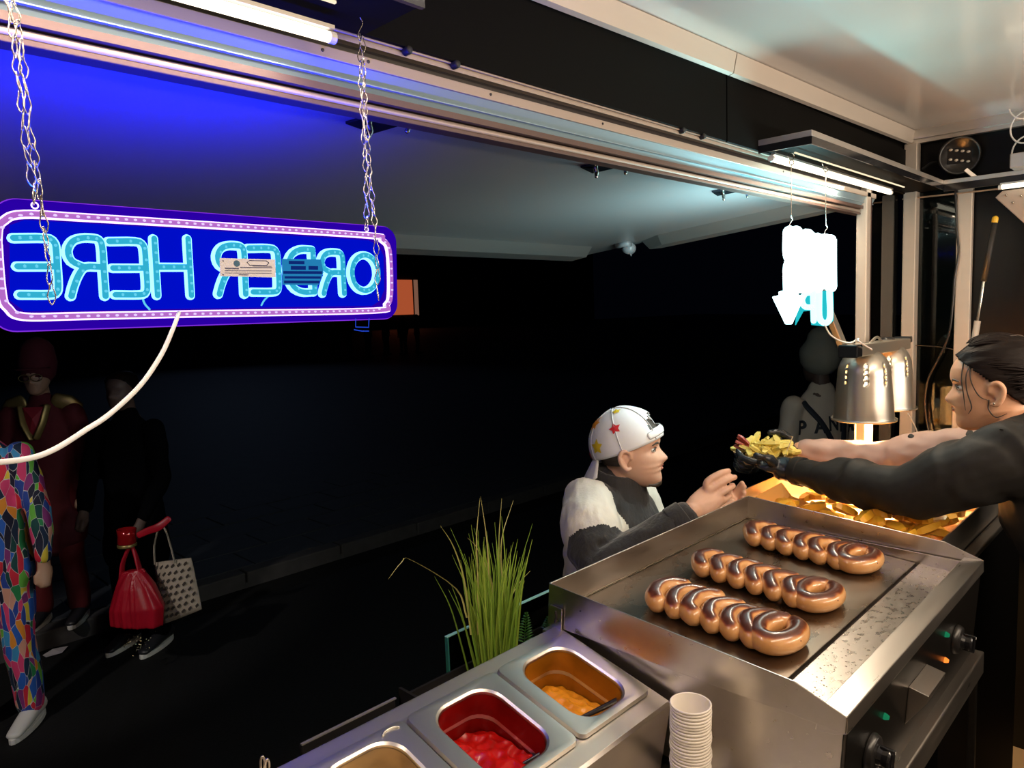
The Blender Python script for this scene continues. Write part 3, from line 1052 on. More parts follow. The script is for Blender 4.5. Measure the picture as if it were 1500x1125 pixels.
M['blade'] = blade_mat('grass_blade', (0.13, 0.26, 0.025), (0.30, 0.42, 0.05))
M['blade_dry'] = blade_mat('dry_blade', (0.34, 0.36, 0.08), (0.42, 0.36, 0.14))
gr = thing('grass_clump', 'tall tuft of bright green ornamental grass on the counter edge', 'grass', (0.835, 0.885, 0.96))


def blade(pts, w, m):
    b = MB()
    pts = [Vector(p) for p in pts]
    P = []
    for i in range(len(pts) - 1):
        a = pts[i - 1] if i else pts[i] * 2 - pts[1]
        p, q = pts[i], pts[i + 1]
        d = pts[i + 2] if i + 2 < len(pts) else q * 2 - p
        for k in range(4):
            t = k / 4
            P.append(0.5 * ((2 * p) + (q - a) * t + (2 * a - 5 * p + 4 * q - d) * t * t + (3 * p - a - 3 * q + d) * t ** 3))
    P.append(pts[-1])
    vs, fs = [], []
    n = len(P)
    sd = Vector((0.70, -0.70, 0)) if True else None
    for i, p in enumerate(P):
        f = i / (n - 1)
        ww = w * (1 - f ** 2.2) + 0.0002
        vs += [p - sd * ww, p + Vector((0.35, 0.35, 0)) * ww, p + sd * ww]
    for i in range(n - 1):
        a, c = i * 3, i * 3 + 3
        fs += [(a, a + 1, c + 1, c), (a + 1, a + 2, c + 2, c + 1)]
    b.add(vs, fs)
    return b.build('blade', m, gr, smooth=True)


rr = random.Random(12)
for i in range(150):
    bx, by = rr.gauss(0, 0.017), rr.gauss(0, 0.011)
    bx = max(-0.032, min(0.032, bx))
    h = rr.uniform(0.15, 0.245) if rr.random() < 0.8 else rr.uniform(0.22, 0.29)
    p = Vector((0.836 + bx, 0.885 + by, 0.955))
    lean = Vector((bx * 0.75 + rr.gauss(0, 0.010), by * 0.75 + rr.gauss(0, 0.010), 0))
    bend = Vector((rr.gauss(0, 0.006), rr.gauss(0, 0.006), 0))
    blade([p, p + lean * 0.35 + Vector((0, 0, h * 0.35)), p + lean * 0.75 + bend * 0.4 + Vector((0, 0, h * 0.72)), p + lean * 1.25 + bend * 1.6 + Vector((0, 0, h))], rr.uniform(0.0011, 0.0021), M['blade'])
for pts in ([(684, 905), (668, 862), (602, 820), (588, 824), (569, 848)], [(690, 930), (680, 850), (664, 800), (645, 770)], [(700, 930), (700, 850), (698, 790), (703, 730)], [(742, 920), (736, 850), (735, 790), (752, 733)],
            [(738, 930), (742, 890), (760, 855), (777, 836)], [(735, 930), (731, 850), (731, 790), (735, 730)], [(712, 930), (716, 850), (713, 790), (704, 727)], [(720, 930), (722, 860), (700, 805), (685, 788)]):
    blade([U(u, v, Y=0.885 + 0.004 * k) for k, (u, v) in enumerate(pts)], 0.0013, M['blade_dry'])
M['fern'] = mat('fern_leaf', (0.06, 0.20, 0.03), 0.4, 0, 0.2, 30)


def fern(name, label, p, q, n=11, w=0.017):
    t = thing(name, label, 'fern', p)
    p, q = Vector(p), Vector(q)
    b = MB()
    b.sweep([p, (p + q) / 2 + Vector((0.001, 0.001, 0)), q], 0.0008, 6)
    b.build('stem', M['fern'], t)
    sd = Vector((0.70, -0.70, 0.10))
    for i in range(n):
        f = (i + 0.5) / n
        c = p.lerp(q, f)
        l = w * (1 - f) ** 0.7 + 0.002
        for s in (-1, 1):
            e = c + sd * s * l + Vector((0, 0, l * 0.35))
            b = MB()
            d = (e - c)
            b.add([c - Vector((0, 0, .0006)), c + d * 0.45 + Vector((0, 0, 0.0030)), e, c + d * 0.5 - Vector((0, 0, 0.0022)), c + d * 0.5 + Vector((-.002, -.002, 0.0004))], [(0, 3, 4), (3, 2, 4), (2, 1, 4), (1, 0, 4)])
            b.build('leaf', M['fern'], t)


fern('fern_frond', 'small upright green fern frond beside the tall grass', U(768, 942, Y=0.89), U(771, 897, Y=0.89))
fern('fern_frond', 'small fern frond tip by the griddle corner bracket', U(800, 922, Y=0.90), U(803, 903, Y=0.90), 6, 0.010)

# ================================================================ BLUE "ORDER HERE" SIGN (seen from behind, so it reads mirrored)
M['neon_core'] = emit('neon_tube_blue', (0.42, 1.15, 3.2), 1.25)
M['neon_strip'] = emit('neon_strip_teal', (0.03, 0.42, 0.62), 1.0)
M['neon_bead'] = emit('neon_bead', (0.14, 0.70, 0.95), 0.9)
M['border_core'] = emit('border_tube_pink', (1.7, 1.25, 2.4), 0.9)
M['border_strip'] = emit('border_strip_violet', (0.50, 0.16, 0.62), 0.9)
M['border_bead'] = emit('border_bead', (0.9, 0.70, 1.2), 0.9)
M['sign_field'] = emit('sign_field_blue', (0.0, 0.004, 0.55), 1.0)
M['sign_edge_field'] = emit('sign_border_violet', (0.022, 0.0, 0.36), 1.0)
M['sign_rim'] = emit('sign_rim', (0.22, 0.03, 0.75), 1.0)
SY = 0.80
sg = thing('order_sign', 'blue glowing light sign on chains reading order here backwards', 'sign', (0.35, SY, 1.60))
cTL, cTR, cBR, cBL = U(-12, 289, Y=SY), U(580, 333.5, Y=SY), U(582.5, 466, Y=SY), U(-12, 486, Y=SY)


def SG(s, t, off=0.0):
    p = (cBL.lerp(cBR, s)).lerp(cTL.lerp(cTR, s), t)
    return p + Vector((0, -off, 0))


SWD, SHT = (cTR - cTL).length, (cTL - cBL).length


def sgrr(ins, r, n=8):
    hx, hy = SWD / 2 - ins, SHT / 2 - ins
    return [((x + SWD / 2) / SWD, (y + SHT / 2) / SHT) for x, y in rsq(0, 0, hx, hy, r, n)]


b = MB()
lp = sgrr(0, 0.020)
n = len(lp)
b.add([SG(s, t, 0.0) for s, t in lp] + [SG(s, t, -0.005) for s, t in lp], [tuple(range(n)), tuple(range(n, 2 * n))] + [(i, (i + 1) % n, n + (i + 1) % n, n + i) for i in range(n)])
b.build('acrylic_panel', M['sign_edge_field'], sg)
b = MB()
b.sweep([SG(s, t, -0.0025) for s, t in lp], 0.0011, 6, closed=True)
b.build('lit_edge', M['sign_rim'], sg, smooth=True)
TY = SY - 0.0045


def stroke(pts, closed=False, r=0.0052, core='neon_core', strip='neon_strip', bead='neon_bead', name='letter', sub=3, par=None, beads=None):
    P = [U(u, v, Y=TY) for u, v in pts]
    b.sweep(P, r, 10, closed=closed, sub=sub)
    b.cur = 1
    P2 = [p + Vector((0, -r * 0.74, 0)) for p in P]
    b.sweep(P2, (r * 0.62, r * 0.62) if False else r * 0.62, 8, closed=closed, sub=sub)
    b.cur = 0
    # beads
    L = 0
    for i in range(len(P) if closed else len(P) - 1):
        p, q = P[i], P[(i + 1) % len(P)]
        l = (q - p).length
        k = max(1, int(l / 0.0085))
        for j in range(k):
            c = p.lerp(q, (j + 0.5) / k)
            beads.append((c + Vector((0, -r * 1.28, 0)), (q - p).normalized()))


def ubox(x0, y0, x1, y1, pts, skew=0.0):
    """unit letter points to picture box; t runs up; skew moves the foot right"""
    return [(x0 + s * (x1 - x0) + (1 - t) * skew - skew / 2, y1 - t * (y1 - y0)) for s, t in pts]


E_ = [[(0.02, 1), (.78, 1), (.96, .93), (1, .8), (1, .5), (1, .15), (.95, .04), (.8, 0), (0.1, 0)], [(0.08, .5), (.92, .5)]]
R_ = [[(1, 0), (1, .5), (1, .85), (.93, .97), (.75, 1), (.45, 1), (.18, .94), (.03, .78), (.12, .60), (.45, .50)], [(.93, .50), (.5, .50), (.28, .36), (.12, .15), (.04, 0)]]
H_ = [[(0.05, 1), (0.05, 0)], [(1, 1), (1, 0)], [(.1, .5), (.95, .5)]]
D_ = [[(.95, 0), (.95, .95)], [(.95, 1), (.5, 1), (.15, .85), (0, .5), (.15, .15), (.5, 0), (.95, 0)]]
O_ = [[(.5 + .5 * math.cos(a), .5 + .5 * math.sin(a)) for a in np.linspace(0, 2 * PI, 17)[:-1]]]
LET = [('letter_e', E_, (20, 349, 82, 432), 5), ('letter_r', R_, (98, 349, 150, 434), 6), ('letter_e', E_, (160, 354, 212, 432), 5), ('letter_h', H_, (224, 350, 276, 433), 5),
       ('letter_r', R_, (316, 360, 356, 431), 3), ('letter_e', E_, (363, 364, 405, 428), 3), ('letter_d', D_, (419, 366, 459, 428), 3), ('letter_r', R_, (469, 370, 500, 430), 3), ('letter_o', O_, (513, 374, 551, 426), 1)]
for nm, strokes, bx, sk in LET:
    b = MB()
    beads = []
    r = 0.0048 if bx[0] < 300 else 0.0054
    for sk_ in strokes:
        cl = nm == 'letter_o'
        stroke(ubox(*bx, sk_, sk), closed=cl, beads=beads, r=r)
    o = b.build(nm, [M['neon_core'], M['neon_strip']], sg, smooth=True)
    b = MB()
    for c, d in beads:
        b.ell(c, (0.0017, 0.0008, 0.0017), 6)
    tag(b.build('light_beads', M['neon_bead'], o, smooth=True), kind='stuff')
b = MB()
beads = []
bp = [(-4, 345), (6, 323), (35, 314), (120, 318.5), (300, 329.5), (540, 345), (558, 351), (569, 368), (571, 430), (565, 447), (548, 455), (300, 459.5), (120, 463), (35, 464), (12, 452), (2, 430)]
stroke(bp, True, 0.0042, beads=beads, sub=5)
o = b.build('border_tube', [M['border_core'], M['border_strip']], sg, smooth=True)
b = MB()
for c, d in beads:
    b.ell(c, (0.0022, 0.0008, 0.0013), 6)
tag(b.build('light_beads', M['border_bead'], o, smooth=True), kind='stuff')
b = MB()
b.add([U(u, v, Y=SY - 0.001) for u, v in [(14, 330), (36, 322), (300, 337), (540, 352), (555, 360), (562, 375), (563, 425), (556, 441), (545, 448), (300, 452), (36, 456), (14, 440)]], [tuple(range(12))])
b.build('blue_field', M['sign_field'], sg)
for u, v in ((51, 301), (537, 336)):
    c = U(u, v, Y=SY - 0.001)
    b = MB()
    b.sweep([c + Vector((0.0028 * math.cos(a), 0, 0.0028 * math.sin(a))) for a in np.linspace(0, 2 * PI, 13)[:-1]], 0.0007, 6, closed=True)
    b.build('eyelet', M['border_core'], sg, smooth=True)
for pts in ([(208, 434), (212, 445), (219, 453)], [(393, 434), (387, 440), (383, 447)]):
    b = MB()
    b.sweep([U(u, v, Y=SY - 0.004) for u, v in pts], 0.0010, 6, sub=3)
    b.build('jumper_lead', M['neon_bead'], sg, smooth=True)
# stickers on the back
M['sticker'] = mat('silver_sticker', (0.55, 0.52, 0.55), 0.45, 0.2)
M['ink'] = mat('sticker_ink', (0.08, 0.08, 0.16), 0.6)
M['film'] = emit('lit_film', (0.02, 0.25, 0.55), 0.8)
M['film_ink'] = emit('film_ink', (0.004, 0.02, 0.16), 1.0)
YS = SY - 0.0135
b = MB()
b.prism([U(u, v, Y=YS) for u, v in ((322, 378), (403, 380), (404, 406.5), (322.5, 404.5))], (0, 0.0006, 0))
s1 = b.build('sticker', M['sticker'], sg)
s1['label'] = 'silver sticker on the back'
for (u0, v0, u1, v1) in ((330, 392, 350, 394), (352, 391, 399, 392.5), (330, 396, 398, 397), (330, 399.5, 398, 400.3), (350, 401.5, 364, 403), (326, 381, 328, 383), (326, 401, 328, 403), (370, 389.3, 398, 390.2)):
    b = MB()
    b.add([U(u, v, Y=YS - 0.0003) for u, v in ((u0, v0), (u1, v0 + .4), (u1, v1 + .4), (u0, v1))], [(0, 1, 2, 3)])
    b.build('print_line', M['ink'], s1)
b = MB()
b.lathe([(0, 0), (0.0036, 0)], U(347, 386, Y=YS - 0.0003), 12, (0, -1, 0))
b.build('print_dot', mat('ink_teal', (0.03, 0.12, 0.2), 0.6), s1)
b = MB()
b.sweep([U(u, v, Y=YS - 0.0003) for u, v in ((362, 384), (366, 381.5), (390, 382), (394, 385), (391, 389), (366, 388.5))], 0.0005, 6, closed=True)
b.build('print_frame', M['ink'], s1)
b = MB()
b.prism([U(u, v, Y=YS) for u, v in ((413, 379), (470, 380), (474, 399), (466, 418), (414, 417))], (0, 0.0006, 0))
s2 = b.build('sticker', M['film'], sg)
s2['label'] = 'blue printed film label on the back'
for (u0, v0, u1, v1) in ((423, 382, 446, 387), (426, 389.5, 448, 395), (452, 389.5, 466, 395), (415, 397, 472, 401), (417, 404.5, 470, 408), (416, 411, 468, 415)):
    b = MB()
    b.add([U(u, v, Y=YS - 0.0003) for u, v in ((u0, v0), (u1, v0 + .3), (u1, v1 + .3), (u0, v1))], [(0, 1, 2, 3)])
    b.build('print_line', M['film_ink'], s2)
# power lead of the sign
ca = MB().sweep([U(262, 458, Y=0.790), U(254, 480, Y=0.780), U(236, 520, Y=0.770), U(205, 565, Y=0.755), U(160, 607, Y=0.74), U(125, 630, Y=0.72), U(82, 657, Y=0.70), U(40, 672, Y=0.68), U(-30, 678, Y=0.66), U(-120, 670, Y=0.64)],
                [0.0021, 0.0022] + [0.0024] * 8, 10, sub=5).build('power_cord', M['white_cord'], None, smooth=True)
tag(ca, 'white power cord hanging from the blue sign toward the left edge', 'cord')
dc = thing('cord_clip', 'small blue lit clip under the right end of the blue sign', 'clip', U(531, 480, Y=0.80))
for pts in ([(521, 467), (521, 479), (540, 479.5), (540.5, 467)], [(519, 483), (530, 485), (540, 485)]):
    b = MB()
    b.sweep([U(u, v, Y=0.80) for u, v in pts], 0.0006, 6)
    b.build('wire_loop', emit('clip_glow', (0.02, 0.08, 0.8), 0.8), dc)


# chains: every link is a bent wire loop
def link_mesh():
    b = MB()
    L, w = 0.0098, 0.0036
    pts = [(0, 0, L), (w * .55, 0, L * .75), (w, 0.0004, L * .15), (w * .45, 0, -L * .55), (w * .35, 0, -L), (-w * .35, 0, -L), (-w * .45, 0, -L * .55), (-w, -0.0004, L * .15), (-w * .55, 0, L * .75)]
    b.sweep(pts, 0.00068, 6, closed=True, sub=2)
    me = bpy.data.meshes.new('link')
    me.from_pydata([tuple(p) for p in b.v], [], b.f)
    me.polygons.foreach_set('use_smooth', [True] * len(me.polygons))
    me.materials.append(M['wire'])
    return me


LINK = link_mesh()


def chain(name, label, strands):
    t = thing(name, label, "chain", strands[0][0][0])
    inv = WM[t.name].inverted()
    k = 0
    for pts, step in strands:
        pts = [Vector(p) for p in pts]
        for i in range(len(pts) - 1):
            p, q = pts[i], pts[i + 1]
            m = max(1, round((q - p).length / step))
            d = (q - p).normalized()
            for j in range(m):
                c = p.lerp(q, (j + 0.5) / m)
                o = bpy.data.objects.new('link', LINK)
                COL.objects.link(o)
                o.parent = t
                ax = d.to_track_quat('Z', 'Y').to_matrix()
                rz = Matrix.Rotation(R(20 + (k % 2) * 95 + 23 * math.sin(k * 2.1)), 3, 'Z')
                tl = Matrix.Rotation(R(9 * math.sin(k * 1.7)), 3, 'X')
                mm = (ax @ rz @ tl).to_4x4()
                mm.translation = inv @ c
                o.matrix_local = mm
                k += 1
    return t


c1 = chain('sign_chain', 'doubled silver wire chain holding the left end of the blue sign', [
    ([U(4, -45, Y=0.795), U(20, 55, Y=0.795), U(38, 215, Y=0.795), U(52, 298, Y=0.795)], 0.0165),
    ([U(10, -45, Y=0.787), U(30, 60, Y=0.786), U(44, 190, Y=0.785), U(60, 290, Y=0.784), U(68, 360, Y=0.784), U(77, 445, Y=0.785)], 0.0168)])
c2 = chain('sign_chain', 'doubled silver wire chain holding the right end of the blue sign', [
    ([U(527, 50, Y=0.795), U(530, 150, Y=0.795), U(536, 250, Y=0.795), U(537, 336, Y=0.795)], 0.0160),
    ([U(531, 55, Y=0.788), U(535, 170, Y=0.787), U(540, 240, Y=0.786), U(549, 330, Y=0.785), U(553, 395, Y=0.785), U(553, 440, Y=0.785)], 0.0165)])
b = MB()
b.sweep([U(527, 10, Y=0.79), U(524, 20, Y=0.79), U(531, 33, Y=0.79), U(524, 50, Y=0.79), U(529, 62, Y=0.79)], 0.0009, 6, sub=4)
b.build('hook', M['wire'], c2, smooth=True)

# ================================================================ WHITE ARROW SIGN (PICK UP and a down arrow, seen from behind)
M['arrow_tube'] = emit('white_tube', (1.9, 3.0, 3.1), 1.5)
M['arrow_cyan'] = emit('cyan_tube', (0.95, 2.4, 2.5), 0.9)
M['arrow_panel'] = emit('lit_panel', (0.75, 1.15, 1.2), 1.3)
AY = 0.785
ag = thing('pick_up_sign', 'dazzling white pick up sign with a down arrow hung beside the heat lamps', 'sign', (1.94, AY, 1.53))
b = MB()
b.prism([U(u, v, Y=AY + 0.008) for u, v in ((1150.5, 338), (1218.5, 351), (1218.5, 421), (1150.5, 432))], (0, -0.014, 0))
b.build('panel', M['arrow_panel'], ag)


def vtube(strs, r, m, name):
    b = MB()
    for s, cl in strs:
        b.sweep([U(u, v, Y=AY - 0.002) for u, v in s], r, 10, closed=cl, sub=4)
    return b.build(name, m, ag, smooth=True)


# top row, mirrored P I C K from right to left
vtube([([(1216, 352), (1217, 420)], False), ([(1214, 355), (1207, 351), (1203, 362), (1204, 382), (1214, 388)], False)], 0.016, M['arrow_tube'], 'letter_p')
vtube([([(1197, 350), (1198, 420)], False)], 0.016, M['arrow_tube'], 'letter_i')
vtube([([(1173, 352), (1181, 344), (1187, 352), (1188, 385), (1187, 415), (1181, 422), (1173, 415)], False)], 0.016, M['arrow_tube'], 'letter_c')
vtube([([(1166, 340), (1167, 420)], False), ([(1164, 385), (1156.5, 372), (1156.5, 340)], False), ([(1164, 380), (1156.5, 390), (1156.5, 424)], False)], 0.016, M['arrow_tube'], 'letter_k')
# bottom row, mirrored U P and the arrow
vtube([([(1215, 428), (1216, 462), (1212, 472), (1205, 472), (1200, 462), (1200, 428)], False)], 0.0082, M['arrow_cyan'], 'letter_u')
vtube([([(1191, 428), (1192, 470)], False), ([(1190, 429), (1180, 430), (1175, 440), (1179, 449), (1190, 450)], False)], 0.0075, M['arrow_cyan'], 'letter_p')
b = MB()
b.prism([U(u, v, Y=AY - 0.012) for u, v in ((1151, 426), (1170, 424), (1171, 432), (1180, 433), (1161, 476), (1141, 434), (1151, 432))], (0, 0.02, 0))
b.build('arrow', M['arrow_tube'], ag, bevel=0.004)
b = MB()
b.prism([U(u, v, Y=AY + 0.008) for u, v in ((1172, 432), (1221, 424), (1221, 470), (1210, 478), (1190, 476), (1188, 455), (1177, 456), (1166, 476))], (0, 0.003, 0))
b.build('cyan_backing', emit('cyan_backing', (0.02, 0.55, 0.62), 0.9), ag)
wr = []
for k, (a, c, e) in enumerate((((1158, 222), (1159, 233), (1159, 330)), ((1209, 224), (1209, 243), (1210, 342)))):
    t = thing('hanging_wire', 'thin hanging wire with ring, %s of the two above the white arrow sign' % ('left' if k == 0 else 'right'), 'wire', U(*c, Y=0.785))
    b = MB()
    b.sweep([U(c[0], c[1] + 8, Y=0.785), U(e[0], e[1] - 12, Y=0.785)], 0.0011, 6)
    b.build('strand', M['wire'], t, smooth=True)
    for (u, v, rr_) in ((c[0], c[1] - 4, 4.5), (c[0] + 0.5, c[1] + 5, 3.2)):
        b = MB()
        b.sweep([U(u + rr_ * math.cos(q), v + rr_ * 1.2 * math.sin(q), Y=0.785) for q in np.linspace(0, 2 * PI, 11)[:-1]], 0.0012, 6, closed=True)
        b.build('ring', M['wire'], t, smooth=True)
    b = MB()
    b.sweep([U(e[0] + dx, e[1] + dy, Y=0.783) for dx, dy in ((0, -14), (2, -8), (-1, -4), (-3, 2))], 0.0013, 6, sub=3)
    b.build('hook', M['wire'], t, smooth=True)

# ================================================================ HEAT LAMPS
M['lamp_alu'] = mat('spun_aluminium', (0.60, 0.56, 0.48), 0.33, 0.9, 0.05, 3, (1, 1, 30), 0.03)
M['lamp_in'] = mat('lamp_inside', (0.85, 0.75, 0.6), 0.4, 0.2)
M['bulb'] = emit('heat_bulb', (1.0, 0.62, 0.28), 14.0)
LP = [(U(1265, 613, Y=0.75), 'front heat lamp, its dotted shade nearest the white arrow sign'), (U(1298, 596, Y=0.765), 'rear heat lamp, half hidden behind the front shade')]
for k, (c, lab) in enumerate(LP):
    t = thing('heat_lamp', lab + ', spun aluminium', 'lamp', c, (0, 0, 0), 'pair of heat lamps over the fries')
    prof = [(0.0895, 0.002), (0.0895, -0.003), (0.0845, -0.002), (0.0835, 0.004)]
    hs = np.linspace(0.004, 0.205, 26)
    for h in hs[1:]:
        f = (h - 0.004) / 0.201
        r = 0.0835 - 0.017 * f if f < 0.62 else (0.0835 - 0.017 * 0.62) * math.sqrt(max(0.0, 1 - ((f - 0.62) / 0.40) ** 2.3)) 
        prof.append((max(r, 0.018), h))
    holes = {}

    def skip(i, kk):
        return (kk % 9 == 4) and i in (16, 18, 20, 22)
    b = MB()
    b.lathe(prof, c, 72, skip=skip)
    sh_ = b.build('shade', M['lamp_alu'], t, smooth=True)
    md = sh_.modifiers.new('thickness', 'SOLIDIFY')
    md.thickness = 0.0012
    b = MB()
    b.lathe([(0.018, 0.204), (0.022, 0.206), (0.022, 0.222), (0.012, 0.228), (0, 0.228)], c, 20)
    b.build('socket', M['black_plastic'], t, smooth=True)
    b = MB()
    b.lathe([(0, 0.075), (0.022, 0.078), (0.034, 0.092), (0.034, 0.108), (0.024, 0.140), (0.014, 0.165), (0.014, 0.20)], c, 20)
    b.build('bulb', M['bulb'], t, smooth=True)
    light('heat_bulb_light', 'SPOT', c + Vector((0, 0, 0.07)), (540.0, 300.0)[k], (1.0, 0.52, 0.18), 0.03, None, c + Vector((-0.10, -0.03, -0.5)) if k == 0 else c + Vector((-0.15, -0.03, -0.5)), R(112), 0.35)
hm = thing('lamp_bar', 'grey metal mounting bar carrying both heat lamps', 'bar', U(1285, 505, Y=0.74))
b = MB()
p, q = U(1247, 514, Y=0.735), U(1322, 503, Y=0.75)
b.beam(p, q, 0.05, 0.034)
b.build('bar', M['lamp_alu'], hm, bevel=0.003)
b = MB()
b.beam(p + Vector((-0.03, 0, 0)), p + Vector((0.014, 0, 0)), 0.052, 0.036)
b.build('end_cap', M['black_gloss'], hm, bevel=0.003)
b = MB()
b.beam(q + Vector((-0.004, 0, 0.012)), q + Vector((0.012, 0, 0.014)), 0.054, 0.02)
b.build('end_cap', M['black_plastic'], hm, bevel=0.003)
b = MB()
b.beam(U(1244, 530, Y=0.80), U(1196, 415, Y=0.82), 0.026, 0.020, (0, 1, 0))
b.build('strut', M['lamp_alu'], hm, bevel=0.003)
b = MB()
b.sweep([U(1272, 506, Y=0.735), U(1280, 497, Y=0.735), U(1286, 494, Y=0.735), U(1292, 501, Y=0.735)], 0.004, 8, sub=3)
b.build('hanger', M['lamp_alu'], hm, smooth=True)
o = MB().sweep([U(1208, 476, Y=0.78), U(1216, 490, Y=0.775), U(1230, 499, Y=0.765), U(1246, 502, Y=0.75), U(1257, 496, Y=0.73), U(1258, 500, Y=0.70), U(1277, 512, Y=0.70)], 0.0022, 8, sub=5).build('sign_lead', M['white_cord'], None, smooth=True)
tag(o, 'thin white lead from the arrow sign draped over the lamp bar', 'cord')
o = MB().sweep([U(1330, 606, Y=0.77), U(1337, 618, Y=0.77), U(1343, 632, Y=0.77), U(1345, 645, Y=0.77), U(1344, 652, Y=0.77)], [0.0025] * 4 + [0.011], 10, sub=4).build('lamp_lead', M['white_cord'], None, smooth=True)
tag(o, 'white lead with a plug hanging below the rear heat lamp', 'cord')
# pedestal of the lamps: pale box post lit by the bulbs
lpd = thing('lamp_pedestal', 'pale metal post under the heat lamps lit from above', 'post', (2.6, 0.79, 0.93))
b = MB()
b.box((2.42, 0.80, 0.93), (2.50, 0.826, 1.225))
b.build('column', M['post'], lpd, bevel=0.003)

# ================================================================ FRY STATION
fc = thing('fry_counter', 'dark counter carrying the warming bin behind the griddle', 'counter', (2.1, 0.62, 0.0))
MB().box((1.695, 0.40, 0.0), (2.56, 0.832, 0.985)).build('cabinet', M['black_panel'], fc)
MB().box((1.69, 0.385, 0.985), (2.56, 0.91, 1.0)).build('top', M['steel'], fc, bevel=0.003)
fb = thing('warming_bin', 'steel warming bin full of fries under the heat lamps', 'bin', (2.1, 0.65, 1.0))
bx0, bx1, by0, by1, bz = 1.705, 2.53, 0.41, 0.90, 1.075
for a, c in (((bx0, by0, 1.0), (bx0 + 0.004, by1, bz)), ((bx1 - 0.004, by0, 1.0), (bx1, by1, bz)), ((bx0, by0, 1.0), (bx1, by0 + 0.004, bz)), ((bx0, by1 - 0.004, 1.0), (bx1, by1, bz + 0.03))):
    MB().box(a, c).build('side_wall', M['steel_pan'], fb, bevel=0.001)
MB().box((bx0, by0, 1.0), (bx1, by1, 1.006)).build('base', M['steel_pan'], fb)
M['fry'] = mat('fried_potato', (0.90, 0.42, 0.03), 0.42, 0, 0.22, 30, None, 0.1, coat=0.15)
M['fry_pale'] = mat('pale_fries', (0.95, 0.72, 0.18), 0.42, 0, 0.18, 40, None, 0.08)
M['fry_red'] = mat('red_slice', (0.50, 0.12, 0.09), 0.4, 0, 0.2, 40)


def chip_mesh(name, L, w, h, m, seed):
    rr = random.Random(seed)
    me = bpy.data.meshes.new(name)
    vs, fs = [], []
    N = 5
    for i in range(N + 1):
        f = i / N - 0.5
        bend = 0.04 * L * (0.25 - f * f) * rr.uniform(.6, 1.4)
        s = 1 - 0.35 * (abs(f) * 2) ** 4
        tw = 0.25 * f
        for a, c in ((-1, -1), (1, -1), (1, 1), (-1, 1)):
            y, z = a * w / 2 * s, c * h / 2 * s
            vs.append((f * L, y * math.cos(tw) - z * math.sin(tw) + rr.uniform(-.04, .04) * w, y * math.sin(tw) + z * math.cos(tw) + bend))
    for i in range(N):
        for k in range(4):
            fs.append((i * 4 + k, i * 4 + (k + 1) % 4, i * 4 + 4 + (k + 1) % 4, i * 4 + 4 + k))
    fs += [(3, 2, 1, 0), (N * 4, N * 4 + 1, N * 4 + 2, N * 4 + 3)]
    me.from_pydata(vs, [], fs)
    bm = bmesh.new()
    bm.from_mesh(me)
    bmesh.ops.recalc_face_normals(bm, faces=bm.faces)
    bm.to_mesh(me)
    bm.free()
    me.materials.append(m)
    return me


def put_chip(me, name, label, loc, eul, group, cat='fry'):
    o = bpy.data.objects.new(name, me)
    COL.objects.link(o)
    o.location = loc
    o.rotation_euler = eul
    tag(o, label, cat, group)
    return o


CH = [chip_mesh('potato_wedge', 0.062, 0.026, 0.017, M['fry'], s) for s in range(5)]
rr = random.Random(21)
for i in range(135):
    x = rr.uniform(1.74, 2.46)
    y = rr.uniform(0.445, 0.87)
    hump = 0.022 * math.exp(-((x - 1.95) / 0.25) ** 2) + 0.018 * (1 - abs((y - 0.62) / 0.2) ** 2)
    zz = 1.012 + rr.uniform(0.3, 1) * (0.045 + hump)
    put_chip(CH[i % 5], 'potato_wedge', 'orange lit fried potato wedge heaped in the warming bin', (x, y, zz), (rr.uniform(-.5, .5), rr.uniform(-.5, .5), rr.uniform(0, 6.28)), 'potato wedges in the warming bin')
# paper pouch of fries standing at the street end of the bin
pp = thing('paper_pouch', 'folded amber paper pouch at the street end of the warming bin', 'pouch', U(1140, 722, d=1.97))
for pts in ([(1106, 727), (1145, 706), (1158, 724), (1150, 744), (1118, 738)], [(1146, 707), (1160, 726), (1190, 738), (1178, 752), (1150, 742)]):
    b = MB()
    P = [U(u, v, d=1.98 - 0.012 * i) for i, (u, v) in enumerate(pts)]
    b.prism(P, (0.012, 0.012, -0.02))
    b.build('paper_fold', mat('amber_paper', (0.75, 0.34, 0.06), 0.6, 0, 0.1, 12), pp, bevel=0.002)

# ================================================================ END WALL ITEMS
fo = thing('flood_light', 'round black work light with eight small lenses above the end shelf', 'light', (2.93, 0.67, 2.06))
cpt = U(1405, 228, X=2.915)
ax = Vector((-0.93, -0.30, -0.16))
b = MB()
b.lathe([(0, -0.03), (0.05, -0.03), (0.062, -0.015), (0.064, 0.012), (0.058, 0.016), (0.055, 0.008), (0, 0.008)], cpt, 32, ax)
b.build('housing', M['black_plastic'], fo, smooth=True)
sx = ax.cross(Vector((0, 0, 1))).normalized()
sz = sx.cross(ax).normalized()
b = MB()
b.add([cpt + ax * 0.0085 + sx * a + sz * c for a, c in ((-0.036, -0.026), (0.036, -0.026), (0.036, 0.026), (-0.036, 0.026))], [(0, 1, 2, 3)])
b.build('lens_plate', M['black_gloss'], fo)
M['lens'] = mat('clear_lens', (0.75, 0.66, 0.55), 0.2, 0.3)
for i in range(4):
    for j in range(2):
        c = cpt + ax * 0.011 + sx * (-0.026 + 0.0175 * i) + sz * (-0.016 + 0.032 * j + 0.004 * (i - 1.5))
        b = MB()
        b.ell(c, (0.0035, 0.0065, 0.0045), 10)
        b.build('lens', M['lens'], fo, smooth=True)
b = MB()
b.beam(cpt - Vector((0, 0.02, 0.05)), Vector((2.925, cpt.y - 0.05, 2.0)), 0.012, 0.012)
b.build('stand', M['alu'], fo)
